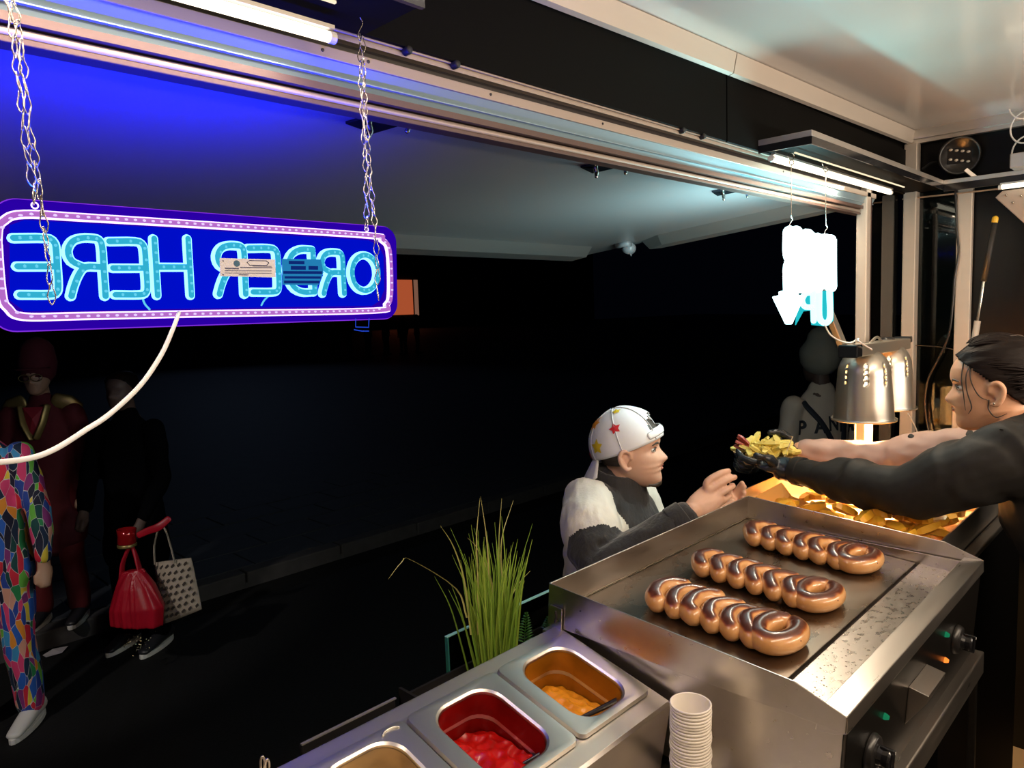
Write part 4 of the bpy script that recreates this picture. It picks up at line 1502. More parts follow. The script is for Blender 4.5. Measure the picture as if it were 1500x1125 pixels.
o = MB().sweep([U(1352, 247, X=2.93), U(1366, 238, X=2.92), U(1380, 240, X=2.92), U(1392, 245, X=2.92)], 0.004, 8, sub=4).build('black_cable', M['black_rubber'], None, smooth=True)
tag(o, 'short black cable running to the round work light', 'cable')
co = thing('cable_coil', 'coil of pale cable hanging at the top right edge', 'cable', U(1495, 190, X=2.86))
for k in range(3):
    c = U(1500 + 2 * k, 150 + 36 * k, X=2.86)
    b = MB()
    b.sweep([c + Vector((0.004 * math.sin(2 * a), 0.040 * math.cos(a), 0.050 * math.sin(a))) for a in np.linspace(0, 2 * PI, 15)[:-1]], 0.0026, 8, closed=True, sub=2)
    b.build('loop', M['white_cord'], co, smooth=True)
gs = thing('corner_gusset', 'triangular metal bracket under the end shelf at the right edge', 'bracket', (2.94, 0.45, 1.8))
b = MB()
b.prism([(2.90, 0.535, 1.945), (2.90, 0.555, 1.925), (2.90, 0.20, 1.52), (2.90, 0.20, 1.945)], (0.012, 0, 0))
b.build('plate', mat('bracket_tan', (0.42, 0.33, 0.27), 0.45, 0.2), gs, bevel=0.002)
for u, v in ((1474, 286), (1496, 287), (1484, 297)):
    b = MB()
    b.ell(U(u, v, X=2.897), (0.003, 0.004, 0.004), 8)
    b.build('screw', M['wire'], gs, smooth=True)
o = MB().box((2.80, 0.36, 2.0), (2.92, 0.50, 2.045)).build('steel_box', M['alu'], None, bevel=0.003)
tag(o, 'pale metal box standing on the end shelf at the right edge', 'box')
rd = thing('broom_handle', 'dark telescopic pole with a yellow tip leaning behind the vendor', 'pole', U(1430, 500, X=2.74))
p, q = U(1457, 325, X=2.74), U(1441, 412, X=2.74)
b = MB()
b.sweep([q, p], 0.0085, 12, cap='flat')
b.build('grip', M['black_rubber'], rd, smooth=True)
b = MB()
b.sweep([p, p + (p - q).normalized() * 0.010], 0.009, 12)
b.build('tip', mat('yellow_cap', (0.70, 0.42, 0.02), 0.4), rd, smooth=True)
s_ = U(1432, 470, X=2.74)
b = MB()
b.sweep([s_, q], 0.0045, 10)
b.build('rod', M['wire'], rd, smooth=True)
e_ = s_ + (s_ - p) * ((s_.z - 0.02) / (p.z - s_.z))
b = MB()
b.sweep([e_, s_], 0.0095, 12, cap='flat')
b.build('sleeve', M['post'], rd, smooth=True)
o = MB().sweep([U(u, v, X=2.915) for u, v in ((1398, 262), (1400, 290), (1402, 340), (1404, 370), (1398, 410), (1396, 440), (1390, 490), (1375, 525), (1360, 555), (1355, 590), (1360, 630), (1374, 665), (1390, 700))], 0.0036, 8, sub=4).build('black_cable', M['black_plastic'], None, smooth=True)
tag(o, 'long black cable snaking down beside the end wall post', 'cable')
o = MB().sweep([U(u, v, X=2.93) for u, v in ((1318, 505), (1345, 506), (1375, 508), (1398, 512))], 0.0018, 6, sub=3).build('thin_cable', M['black_plastic'], None, smooth=True)
tag(o, 'thin cable stretched across the dark end window', 'cable')
o = MB().beam(U(1322, 292, X=2.92), U(1462, 277, X=2.92), 0.005, 0.005).build('conduit', mat('copper_conduit', (0.45, 0.28, 0.18), 0.4, 0.6), None)
tag(o, 'thin coppery conduit under the end wall shelf', 'pipe')

# ================================================================ PEOPLE
def remesh(b, voxel, smooth=4, fac=0.5):
    """fuse overlapping closed shapes into one continuous surface"""
    me = bpy.data.meshes.new('tmp')
    me.from_pydata([tuple(p) for p in b.v], [], b.f)
    bm = bmesh.new()
    bm.from_mesh(me)
    bmesh.ops.recalc_face_normals(bm, faces=bm.faces)
    bm.to_mesh(me)
    bm.free()
    o = bpy.data.objects.new('tmp', me)
    COL.objects.link(o)
    md = o.modifiers.new('r', 'REMESH')
    md.mode = 'VOXEL'
    md.voxel_size = voxel
    if smooth:
        m2 = o.modifiers.new('s', 'SMOOTH')
        m2.iterations = smooth
        m2.factor = fac
    dg = bpy.context.evaluated_depsgraph_get()
    ev = bpy.data.meshes.new_from_object(o.evaluated_get(dg))
    vs = [v.co.copy() for v in ev.vertices]
    fs = [tuple(p.vertices) for p in ev.polygons]
    bpy.data.objects.remove(o)
    bpy.data.meshes.remove(me)
    bpy.data.meshes.remove(ev)
    r = MB()
    r.add(vs, fs)
    return r


def folds(b, amp, freq, stretch=(1, 1, 1), seed=0.0):
    s = Vector(stretch)
    for i, p in enumerate(b.v):
        q = Vector((p.x * s.x, p.y * s.y, p.z * s.z)) * freq + Vector((seed, seed, 0))
        n = Vector((noise.noise(q), noise.noise(q + Vector((7, 0, 0))), noise.noise(q + Vector((0, 9, 0)))))
        b.v[i] = p + n * amp
    return b


def split(b, fn):
    """split one surface into two builders by a test on face centres"""
    A, B = MB(), MB()
    ma, mb = {}, {}
    for f in b.f:
        c = sum((b.v[i] for i in f), Vector()) / len(f)
        T, mp = (A, ma) if fn(c) else (B, mb)
        out = []
        for i in f:
            if i not in mp:
                mp[i] = len(T.v)
                T.v.append(b.v[i])
            out.append(mp[i])
        T.f.append(tuple(out))
        T.mi.append(0)
    return A, B


HP = [(0.0, .29, .12, .06), (.02, .345, .06, .12), (.05, .375, 0, .16), (.10, .39, -.10, .20), (.15, .385, -.17, .235), (.20, .372, -.22, .262), (.23, .392, -.24, .275), (.262, .383, -.26, .287),
      (.295, .403, -.28, .297), (.33, .385, -.30, .305), (.38, .383, -.335, .318), (.44, .378, -.37, .328), (.49, .366, -.40, .333), (.54, .374, -.425, .336), (.585, .402, -.445, .338), (.64, .405, -.46, .342),
      (.72, .388, -.47, .343), (.80, .340, -.455, .328), (.87, .265, -.415, .295), (.93, .165, -.34, .235), (.97, .06, -.255, .165), (.995, -.04, -.15, .06)]


def head_mesh(mx, H, n=56, rows=64, nose=1.0, inflate=0.0, keep=None):
    """closed head surface in local axes: y forward, z up from the chin"""
    z_ = np.array([p[0] for p in HP])
    prof = [np.interp(np.linspace(0, .995, rows), z_, [p[k] for p in HP]) for k in range(4)]
    vs, fs = [], []
    loc = []
    for i in range(rows):
        z, fr, bk, w = [prof[k][i] for k in range(4)]
        c, hd = (fr + bk) / 2, (fr - bk) / 2
        for k in range(n):
            th = 2 * PI * k / n
            s, co = math.sin(th), math.cos(th)
            x = w * math.copysign(abs(s) ** 0.92, s)
            y = c + hd * math.copysign(abs(co) ** 0.92, co)
            if co > 0:
                nb = float(np.interp(z, [.285, .305, .325, .345, .365, .385, .42, .47, .52, .56], [0, .03, .085, .122, .135, .130, .095, .055, .025, 0])) * nose
                nw = float(np.interp(z, [.3, .36, .45, .55], [.10, .10, .055, .045]))
                y += nb * math.exp(-(x / nw) ** 2)
                y -= 0.034 * math.exp(-((abs(x) - .145) / .075) ** 2 - ((z - .50) / .045) ** 2)
                y += 0.014 * math.exp(-(x / .09) ** 2) * (math.exp(-((z - .285) / .018) ** 2) + math.exp(-((z - .232) / .02) ** 2))
                y -= 0.012 * math.exp(-(x / .10) ** 2 - ((z - .260) / .008) ** 2)
                y += 0.018 * math.exp(-((abs(x) - .19) / .07) ** 2 - ((z - .39) / .06) ** 2)
            p = Vector((x, y, z))
            if inflate:
                d = Vector((x, y - c, (z - .55) * 0.9))
                p = p + d.normalized() * inflate
            loc.append(p)
            vs.append(mx @ (p * H))
    for i in range(rows - 1):
        for k in range(n):
            l = (k + 1) % n
            f = (i * n + k, i * n + l, (i + 1) * n + l, (i + 1) * n + k)
            if keep is None or keep(sum((loc[q] for q in f), Vector()) / 4):
                fs.append(f)
    if keep is None:
        fs.append(tuple(range(n))[::-1])
        fs.append(tuple(range((rows - 1) * n, rows * n)))
    elif keep(Vector((0, -.1, 1.0))):
        fs.append(tuple(range((rows - 1) * n, rows * n)))
    return vs, fs


def axes(front, up, origin):
    f = Vector(front).normalized()
    u = Vector(up)
    r = f.cross(u).normalized()
    u = r.cross(f).normalized()
    m = Matrix.Identity(4)
    for i in range(3):
        m[i][0], m[i][1], m[i][2], m[i][3] = r[i], f[i], u[i], origin[i]
    return m


def ears(b, mx, H, side=(-1, 1)):
    for s in side:
        c = Vector((s * .335, -.02, .42))
        b.m = mx @ Matrix.Scale(H, 4)
        pts = [c + Vector((s * .02, .045, -.10)), c + Vector((s * .045, .0, -.11)), c + Vector((s * .075, -.06, -.02)), c + Vector((s * .08, -.07, .07)), c + Vector((s * .06, -.02, .13)), c + Vector((s * .03, .05, .10)), c + Vector((s * .015, .06, .02))]
        b.sweep(pts, [.025, .034, .030, .030, .030, .026, .02], 8, sub=3)
        b.ell(c + Vector((s * .02, -.02, .01)), (.022, .055, .09), 10)
        b.m = None


def face_parts(mx, H, par, skin_lip, brow_m, look=(0, 0)):
    f = mx @ Matrix.Scale(H, 4)
    white = M.setdefault('eye_white', mat('eye_white', (0.75, 0.72, 0.68), 0.2))
    iris = M.setdefault('iris', mat('iris', (0.03, 0.018, 0.012), 0.1))
    for s in (-1, 1):
        c = Vector((s * .148, .305, .500))
        b = MB(f)
        b.ell(c, (.052, .040, .030), 14)
        e = b.build('eye', white, par, smooth=True)
        b = MB(f)
        b.ell(c + Vector((look[0] * .02, .026, 0)), (.024, .018, .024), 12)
        b.build('iris', iris, e, smooth=True)
        b = MB(f)
        b.sweep([c + Vector((-.060, .020, .006)), c + Vector((-.02, .043, .030)), c + Vector((.025, .043, .030)), c + Vector((.060, .018, .006))], .009, 8, sub=3)
        b.build('eyelid', brow_m, par, smooth=True)
        b = MB(f)
        b.sweep([Vector((s * .065, .375, .572)), Vector((s * .15, .368, .596)), Vector((s * .225, .315, .575))], [.012, .015, .006], 8, sub=4)
        b.build('eyebrow', brow_m, par, smooth=True)
    b = MB(f)
    b.sweep([Vector((-.085, .345, .262)), Vector((-.04, .392, .283)), Vector((0, .405, .277)), Vector((.04, .392, .283)), Vector((.085, .345, .262))], [.008, .014, .015, .014, .008], 8, sub=3)
    b.sweep([Vector((-.08, .345, .256)), Vector((-.035, .388, .238)), Vector((0, .396, .234)), Vector((.035, .388, .238)), Vector((.08, .345, .256))], [.008, .016, .018, .016, .008], 8, sub=3)
    b.build('lips', skin_lip, par, smooth=True)


def hair_shell(mx, H, par, m, keep, inflate=.035, strands=0, seed=1, amp=.012):
    b = MB()
    vs, fs = head_mesh(mx, H, 120, 130, 0, inflate, keep)
    b.add(vs, fs)
    inv = mx.inverted()
    for i, p in enumerate(b.v):
        q = (inv @ p) / H
        n = noise.noise(Vector((q.x * 14, q.y * 2.5, q.z * 14)) + Vector((seed, 0, 0)))
        c = Vector((0, -.04, .5))
        b.v[i] = mx @ ((q + (q - c).normalized() * n * amp) * H)
    # drop unused vertices
    used = sorted({i for f in b.f for i in f})
    mp = {o_: k for k, o_ in enumerate(used)}
    c = MB()
    c.v = [b.v[i] for i in used]
    c.f = [tuple(mp[i] for i in f) for f in b.f]
    c.mi = [0] * len(c.f)
    o = c.build('hair', m, par, smooth=True)
    md = o.modifiers.new('t', 'SOLIDIFY')
    md.thickness = .030 * H
    md.offset = -1
    return o


M['skin_w'] = mat('skin_warm', (0.70, 0.38, 0.23), 0.42, 0, 0.10, 25, None, 0.03)
M['skin_c'] = mat('skin_fair', (0.68, 0.40, 0.28), 0.45, 0, 0.10, 25, None, 0.03)
M['skin_d'] = mat('skin_mid', (0.45, 0.25, 0.16), 0.5)
for k in ('skin_w', 'skin_c'):
    p = M[k].node_tree.nodes['Principled BSDF']
    p.inputs['Subsurface Weight'].default_value = 0.12
    p.inputs['Subsurface Radius'].default_value = (0.012, 0.005, 0.003)
M['lip_w'] = mat('lip', (0.42, 0.14, 0.10), 0.35)
M['hair_dark'] = mat('dark_hair', (0.010, 0.006, 0.005), 0.5, 0, 0.5, 40, (6, 1, 6), 0.2, spec=0.12)
M['hair_strand'] = mat('hair_strand', (0.03, 0.018, 0.012), 0.4)
M['jacket_black'] = mat('black_jacket', (0.020, 0.018, 0.016), 0.6, 0, 0.25, 60, None, 0.12, spec=0.25)
M['apron'] = mat('black_apron', (0.014, 0.014, 0.012), 0.6, 0, 0.3, 40, None, 0.15)
M['glove'] = mat('black_glove', (0.016, 0.019, 0.024), 0.26, 0, 0.3, 30, None, 0.3)
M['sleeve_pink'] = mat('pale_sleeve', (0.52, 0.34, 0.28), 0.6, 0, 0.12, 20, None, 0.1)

# ------------------------------------------------ the vendor
Hw = 0.205
f = Vector((-.20, .98, -.10)).normalized()
ear = U(1462, 578, d=1.66)
mxw = axes(f, (0.0, .10, 1), (0, 0, 0))
orig = ear - (mxw.to_3x3() @ (Vector((0, -.04, .385)) * Hw))
mxw = axes(f, (0.0, .10, 1), orig)
rt = (mxw.to_3x3() @ Vector((1, 0, 0)))
rt.z = 0
rt.normalize()
ff = Vector((-.20, .98, 0)).normalized()
UPZ = Vector((0, 0, 1))
N0 = ear - ff * .020 - UPZ * .03
N1 = ear - ff * .062 - UPZ * .108
CH_ = N1 - ff * .055 - UPZ * .13
WA = N1 - ff * .17 - UPZ * .38
HI = N1 - ff * .235 - UPZ * .50
SL = N1 - rt * .150 - UPZ * .006 + ff * .010
SR_ = N1 + rt * .150 - UPZ * .035 + ff * .015
WL = U(1163, 689, d=1.98)
EL = U(1322, 720, d=1.70)
WR = U(1172, 660, d=2.10)
ER = U(1296, 672, d=2.02)
ven = thing('person', 'vendor in black jacket and apron reaching out with a tray of fries', 'person', (WA.x, WA.y - 0.05, 0.0))
KL, KR = HI - rt * .09 - UPZ * .38 + ff * .02, HI + rt * .09 - UPZ * .38 + ff * .02
AL = Vector((KL.x, KL.y - .02, 0.09))
AR = Vector((KR.x, KR.y - .02, 0.09))
b = MB()
vs, fs = head_mesh(mxw, Hw, nose=.74)
b.add(vs, fs)
ears(b, mxw, Hw)
b.sweep([N0 + UPZ * .05, N0, N1], [.042, .046, .052], 16)
b.sweep([N1, CH_, WA, HI], [(.10, .08), (.145, .10), (.125, .09), (.15, .11)], 20, up=ff)
for s, e, w in ((SL, EL, WL), (SR_, ER, WR)):
    b.sweep([s, s.lerp(e, .5), e, e.lerp(w, .4), w], [.046, .042, .036, .034, .026], 12)
for h, k, a in ((HI - rt * .08, KL, AL), (HI + rt * .08, KR, AR)):
    b.sweep([h, k, a], [.075, .052, .036], 12)
body = remesh(b, 0.0042, 2, 0.4).build('body', M['skin_w'], ven, smooth=True)
face_parts(mxw, Hw, ven, M['lip_w'], M['hair_strand'])
fw = mxw @ Matrix.Scale(Hw, 4)
b = MB(fw)
b.sweep([(-.055, .370, .259), (-.02, .392, .258), (.02, .392, .258), (.055, .370, .259)], [(.008, .010)] * 4, 8, sub=2)
b.build('teeth', mat('teeth', (0.8, 0.74, 0.66), 0.25), ven, smooth=True)
hair = hair_shell(mxw, Hw, ven, M['hair_dark'], lambda p: p.y < -.30 + (p.z - .25) * 1.02 or (p.z > .82 and p.y < .20), .045, seed=2, amp=.016)
b = MB(fw)
rr = random.Random(8)
hc, hr = Vector((0, -.035, .55)), Vector((.404, .495, .505))
for i in range(190):
    s_ = rr.uniform(-1, 1)
    if abs(s_) < .45:
        d0 = Vector((s_ * 1.1, .36 + rr.uniform(-.25, .10), .80))
    else:
        e_ = (abs(s_) - .45) / .55
        d0 = Vector((math.copysign(.62 + .3 * e_, s_), .42 - .85 * e_ + rr.uniform(-.2, .05), .62 - .85 * e_))
    d1 = Vector((rr.uniform(-.12, .12), -1, rr.uniform(-.15, .12)))
    d0.normalize()
    d1.normalize()
    P = []
    k_ = 1.0 + rr.uniform(.0, .035)
    for j in range(9):
        t_ = j / 8
        d_ = d0.lerp(d1, t_)
        if d_.length < .2:
            d_ = d_ + Vector((math.copysign(.3, s_), 0, .3))
        d_.normalize()
        P.append(hc + Vector((hr.x * d_.x, hr.y * d_.y, hr.z * d_.z)) * k_)
    b.sweep(P, [.006] + [.013] * 7 + [.006], 5, sub=2)
b.build('hair_locks', M['hair_dark'], hair, smooth=True)
b = MB(fw)
b.ell((0, -.52, .52), (.13, .11, .15), 18)
b.build('hair_bun', M['hair_dark'], ven, smooth=True)
b = MB(fw)
for pts in ([(-.30, .16, .80), (-.335, .235, .66), (-.33, .245, .48), (-.325, .215, .30), (-.31, .25, .22)], [(-.29, .18, .80), (-.345, .20, .60), (-.345, .14, .42), (-.335, .06, .36)], [(-.22, .25, .80), (-.30, .285, .62), (-.315, .28, .44), (-.30, .275, .26)],
            [(-.33, .05, .36), (-.335, .06, .26), (-.32, .0, .17), (-.30, -.1, .2)], [(-.2, .1, .98), (-.1, .0, 1.06), (.0, -.1, 1.05)], [(-.15, -.2, 1.03), (-.1, -.3, 1.02), (-.1, -.42, .9)]):
    b.sweep(pts, [.007] * (len(pts) - 1) + [.003], 6, sub=5)
b.build('loose_strands', M['hair_strand'], hair, smooth=True)
b = MB(fw)
b.ell((-.39, .005, .325), (.010, .014, .014), 10)
b.build('earring', M['wire'], ven, smooth=True)

# jacket: torso and near sleeve in black
b = MB()
b.sweep([N1 + UPZ * .012 - ff * .012, N1 - UPZ * .03 - ff * .02, CH_ - ff * .01, WA, HI], [(.070, .062), (.155, .090), (.178, .128), (.165, .118), (.178, .130)], 24, up=ff)
b.sweep([N1 - rt * .05, SL, SL.lerp(EL, .35) + UPZ * .004, SL.lerp(EL, .75) - UPZ * .004, EL - UPZ * .004, EL.lerp(WL, .4) - UPZ * .004, EL.lerp(WL, .8), WL.lerp(EL, .06)], [.075, .086, .080, .072, .064, .056, .045, .039], 18)
b.sweep([N1 + rt * .05, SR_, SR_.lerp(ER, .28)], [.072, .076, .066], 16)
jk = remesh(b, 0.0065, 3, 0.5)
# creases running around the sleeve and over the back
ax_ = (WL - SL).normalized()
for i, p in enumerate(jk.v):
    t = (p - SL).dot(ax_)
    q = Vector((t * 17 + 1.2 * noise.noise(p * 11), p.z * 7, p.x * 7))
    jk.v[i] = p + Vector((noise.noise(q) * .35, noise.noise(q + Vector((5, 0, 0))) * .35, noise.noise(q + Vector((0, 5, 0))))) * 0.015
jacket = jk.build('jacket', M['jacket_black'], ven, smooth=True)
b = MB()
b.sweep([EL.lerp(WL, .90), EL.lerp(WL, .985)], [.0405, .0395], 18, cap='flat')
b.build('cuff', M['jacket_black'], jacket, smooth=True, bevel=.002)
b = MB()
cc = N1 + UPZ * .018 + ff * .004
b.sweep([cc + (rt * math.cos(a) * .070 + ff * math.sin(a) * .064) + UPZ * (.012 - .010 * math.sin(a)) for a in np.linspace(0, 2 * PI, 17)[:-1]], (.012, .022), 8, closed=True, up=(0, 0, 1))
b.build('collar', M['jacket_black'], jacket, smooth=True)
# shoulder seam and arm seam
b = MB()
b.sweep([SL + ff * .05 + UPZ * .062 - rt * .03, SL - rt * .045 + UPZ * .05 - ff * .02, SL - rt * .072 - ff * .05, SL - rt * .06 - ff * .075 - UPZ * .06], .0016, 6, sub=4)
b.build('seam', M['black_plastic'], jacket, smooth=True)
# far sleeve, rolled, glowing under the lamps
b = MB()
b.sweep([SR_.lerp(ER, .20), SR_.lerp(ER, .6), ER, ER.lerp(WR, .5), ER.lerp(WR, .93)], [.066, .060, .049, .042, .035], 18, sub=3)
b.sweep([SR_.lerp(ER, .62), SR_.lerp(ER, .80)], [.064, .061], 18)
fs_ = folds(remesh(b, 0.006, 2), .006, 26, (1, 1, 1.4), 3)
fsl = fs_.build('sleeve', M['sleeve_pink'], ven, smooth=True)
fsl['label'] = 'pale pink far sleeve lit white by the heat lamps'
b = MB()
c = SR_.lerp(ER, .72) + UPZ * .056 - ff * .0
b.sweep([c - rt * .020 + ff * .02, c - rt * .03 - UPZ * .008, c - rt * .035 - UPZ * .022], [(.007, .003)] * 3, 8)
b.build('sleeve_tab', M['black_rubber'], fsl, smooth=True)
# apron: skirt with waistband and tie
b = MB()
b.sweep([WA + UPZ * .03, WA - UPZ * .04 - ff * .03, HI, HI - UPZ * .25 + ff * .03, HI - UPZ * .52 + ff * .04], [(.174, .128), (.182, .136), (.192, .148), (.205, .155), (.215, .160)], 28, up=ff, cap='flat')
ap = folds(remesh(b, 0.010, 2), .010, 12, (1, 1, .3), 5).build('apron', M['apron'], ven, smooth=True)
b = MB()
ring = []
for a in np.linspace(0, 2 * PI, 25)[:-1]:
    ring.append(WA - UPZ * .005 + rt * math.cos(a) * .184 + ff * (math.sin(a) * .138 - .01))
b.sweep(ring, (.004, .016), 8, closed=True, up=(0, 0, 1))
b.build('waistband', M['jacket_black'], ap, smooth=True)
b = MB()
k = WA - UPZ * .01 - rt * .186 + ff * .02
b.sweep([k, k + UPZ * .03 - rt * .01 + ff * .05, k + ff * .07 - UPZ * .01, k + ff * .01], .006, 8, sub=4)
b.sweep([k, k - UPZ * .12 - rt * .012, k - UPZ * .26 - rt * .004], .005, 8, sub=4)
b.build('tie', M['jacket_black'], ap, smooth=True)
b = MB()
for a in (AL, AR):
    b.sweep([HI + (a - HI) * .5, a + UPZ * .02], [.07, .05], 12)
b.build('trousers', M['apron'], ven, smooth=True)
for a in (AL, AR):
    b = MB()
    b.sweep([a + Vector((0, -.05, -.05)), a + Vector((0, .06, -.055)), a + Vector((0, .16, -.06))], [.04, .042, .03], 12)
    b.build('shoe', M['black_rubber'], ven, smooth=True)


# hands in black gloves under the tray
def hand(wrist, px_knuckles, px_tips, dd, palm, r=.0088, thumb=None):
    b = MB()
    b.sweep([wrist, wrist.lerp(palm, .5), palm], [(.028, .022), (.036, .018), (.040, .016)], 14, up=(0, 0, 1))
    for kn, mid, tip in zip(px_knuckles, px_tips[0], px_tips[1]):
        b.sweep([palm.lerp(kn, .45), kn, mid, tip], [r * 1.15, r * 1.12, r, r * .8], 10, sub=3)
    if thumb:
        b.sweep([wrist.lerp(palm, .55)] + list(thumb), [r * 1.5, r * 1.35, r * 1.15, r * .9][:len(thumb) + 1], 10, sub=3)
    return b


TD = 2.06
palmL = U(1122, 681, d=TD - .03)
kn = [U(1104 - 2 * i, 676 + 4.5 * i, d=TD - .05 + .03 * i) for i in range(4)]
md_ = [U(1088 - 2 * i, 671 + 5 * i, d=TD - .04 + .03 * i) for i in range(4)]
tp = [U(1080 - 1 * i, 660 + 6 * i, d=TD - .02 + .03 * i) for i in range(4)]
b = hand(WL, kn, (md_, tp), TD, palmL, .0100, [U(1132, 676, d=TD - .075), U(1120, 670, d=TD - .085), U(1108, 667, d=TD - .085)])
b.sweep([WL.lerp(EL, .10), WL, WL.lerp(palmL, .4)], [.038, .034, .033], 14)
gl = folds(remesh(b, 0.0038, 2), .0035, 55, (1, 1, 1), 2).build('glove', M['glove'], ven, smooth=True)
gl['label'] = 'wrinkled black near glove'
palmR = U(1135, 660, d=TD + .09)
kn = [U(1118 - 3 * i, 654 + 5 * i, d=TD + .10) for i in range(4)]
md_ = [U(1104 - 3 * i, 655 + 6 * i, d=TD + .09) for i in range(4)]
tp = [U(1092 - 2 * i, 660 + 6 * i, d=TD + .06) for i in range(4)]
b = hand(WR, kn, (md_, tp), TD, palmR, .0095, [U(1152, 640, d=TD + .05), U(1140, 633, d=TD + .04), U(1128, 634, d=TD + .03)])
folds(remesh(b, 0.0038, 2), .003, 50, (1, 1, 1), 4).build('glove', M['glove'], ven, smooth=True)

# tray of fries in her hands
try_ = thing('fries_tray', 'small paper tray heaped with yellow fries held over the counter', 'tray', U(1122, 668, d=TD))
rx = Vector(ROT @ np.array([1, 0, 0]))
rx.z = 0
rx.normalize()
ry = Vector((-rx.y, rx.x, 0))
tc = U(1121, 666, d=TD + .01)
b = MB()
vs, fs = [], []
lps = [(.070, .050, .012), (.080, .060, .034), (.079, .059, .034), (.068, .048, .014)]
for hx, hy, z in lps:
    for x, y in rsq(0, 0, hx, hy, .02, 4):
        vs.append(tc + rx * x + ry * y + UPZ * (z - .03))
n = 20
for i in range(3):
    for k in range(n):
        fs.append((i * n + k, i * n + (k + 1) % n, (i + 1) * n + (k + 1) % n, (i + 1) * n + k))
fs += [tuple(range(n))[::-1], tuple(range(3 * n, 4 * n))]
b.add(vs, fs)
b.build('paper_tray', mat('brown_card', (0.50, 0.32, 0.17), 0.6), try_)
b = MB()
b.sweep([U(1146, 676, d=TD - .05), U(1152, 662, d=TD - .045), U(1161, 640, d=TD - .04)], [(.004, .001), (.0035, .001), (.003, .001)], 8)
b.build('wooden_fork', mat('pale_wood', (0.75, 0.60, 0.42), 0.5), try_)
FR = [chip_mesh('fry', 0.058, 0.015, 0.010, M['fry_pale'], 40 + s) for s in range(5)]
rr = random.Random(4)
for i in range(50):
    x, y = rr.uniform(-.062, .062), rr.uniform(-.045, .045)
    h = .066 * (1 - (x / .085) ** 2) * (1 - (y / .07) ** 2)
    p = tc + rx * x + ry * y + UPZ * (-.008 + h * rr.uniform(.35, 1.05))
    put_chip(FR[i % 5], 'fry', 'yellow cut fry heaped in the held paper tray', p, (rr.uniform(-.6, .6), rr.uniform(-.7, .7), rr.uniform(0, 6.28)), 'fries in the held tray')
RS = chip_mesh('ham', 0.040, 0.024, 0.006, M['fry_red'], 77)
for i, (u, v) in enumerate(((1084, 649), (1089, 645), (1086, 654))):
    put_chip(RS, 'meat_slice', '%s reddish slice at the left end of the tray of fries' % ('front', 'topmost', 'lowest')[i], U(u, v, d=TD), (rr.uniform(-1.2, 1.2), rr.uniform(-1.1, .6), rr.uniform(-2.5, 2.0)), 'reddish slices in the held tray', 'slice')

# ------------------------------------------------ the customer
Hc = 0.212
fc_ = Vector((math.cos(R(300)), math.sin(R(300)), 0.06)).normalized()
earc = U(921, 668, d=2.02)
mxc = axes(fc_, (0, 0, 1), (0, 0, 0))
mxc = axes(fc_, (0, 0, 1), earc - (mxc.to_3x3() @ (Vector((0, -.02, .41)) * Hc)))
cf = Vector((math.cos(R(285)), math.sin(R(285)), 0))
cr_ = cf.cross(UPZ).normalized()
N0 = earc - Vector((fc_.x, fc_.y, 0)) * .015 - UPZ * .04
N1 = earc - cf * .045 - UPZ * .115
SRt = U(862, 737, d=1.98)
SLt = N1 - cr_ * .170 - UPZ * .055
CHc = N1 - cf * .0 - UPZ * .16
WAc = N1 - UPZ * .42
HIc = N1 - UPZ * .55 - cf * .01
ERt = U(882, 842, d=1.80)
WRt = U(1012, 752, d=1.80)
ELt = SLt - UPZ * .24 + cf * .08 - cr_ * .03
WLt = U(1062, 738, d=1.90)
cus = thing('person', 'customer in backward white cap and black and white fleece waiting behind the griddle', 'person', (HIc.x, HIc.y, -0.4))
b = MB()
vs, fs = head_mesh(mxc, Hc, nose=.75)
b.add(vs, fs)
ears(b, mxc, Hc)
b.sweep([N0 + UPZ * .04, N0, N1], [.046, .050, .058], 16)
b.sweep([N1 - UPZ * .03, CHc, WAc, HIc], [(.06, .055), (.15, .10), (.14, .10), (.16, .12)], 20, up=cf)
b.sweep([SRt, ERt, ERt.lerp(WRt, .5), WRt], [.048, .040, .036, .028], 12)
b.sweep([SLt, ELt, ELt.lerp(WLt, .5), WLt], [.048, .040, .036, .028], 12)
for s in (-1, 1):
    h = HIc + cr_ * .09 * s
    b.sweep([h, h - UPZ * .42 + cf * .02, Vector((h.x, h.y, -.31))], [.08, .055, .038], 12)
# right hand: back towards us, fingers reaching out
hd = 1.825
pal = U(1036, 733, d=hd - .005)
b.sweep([WRt, WRt.lerp(pal, .5), pal, U(1043, 726, d=hd)], [(.026, .022), (.034, .020), (.036, .016), (.034, .013)], 14, up=Vector(ROT @ np.array([0, .5, 1.0])))
for (k_, m_, t_), q in zip((((1036, 706), (1054, 694), (1067, 690)), ((1042, 716), (1062, 704), (1076, 699)), ((1047, 728), (1063, 718), (1074, 712)), ((1049, 740), (1061, 733), (1069, 727))), (1.0, 1.04, 1.0, .88)):
    b.sweep([pal.lerp(U(*k_, d=hd), .5), U(*k_, d=hd - .004), U(*m_, d=hd), U(*t_, d=hd + .012)], [.0095 * q, .0098 * q, .0088 * q, .0074 * q], 10, sub=3)
b.sweep([U(1026, 744, d=hd + .02), U(1046, 748, d=hd + .03), U(1062, 742, d=hd + .04), U(1073, 735, d=hd + .04)], [.014, .0125, .0105, .008], 10, sub=3)
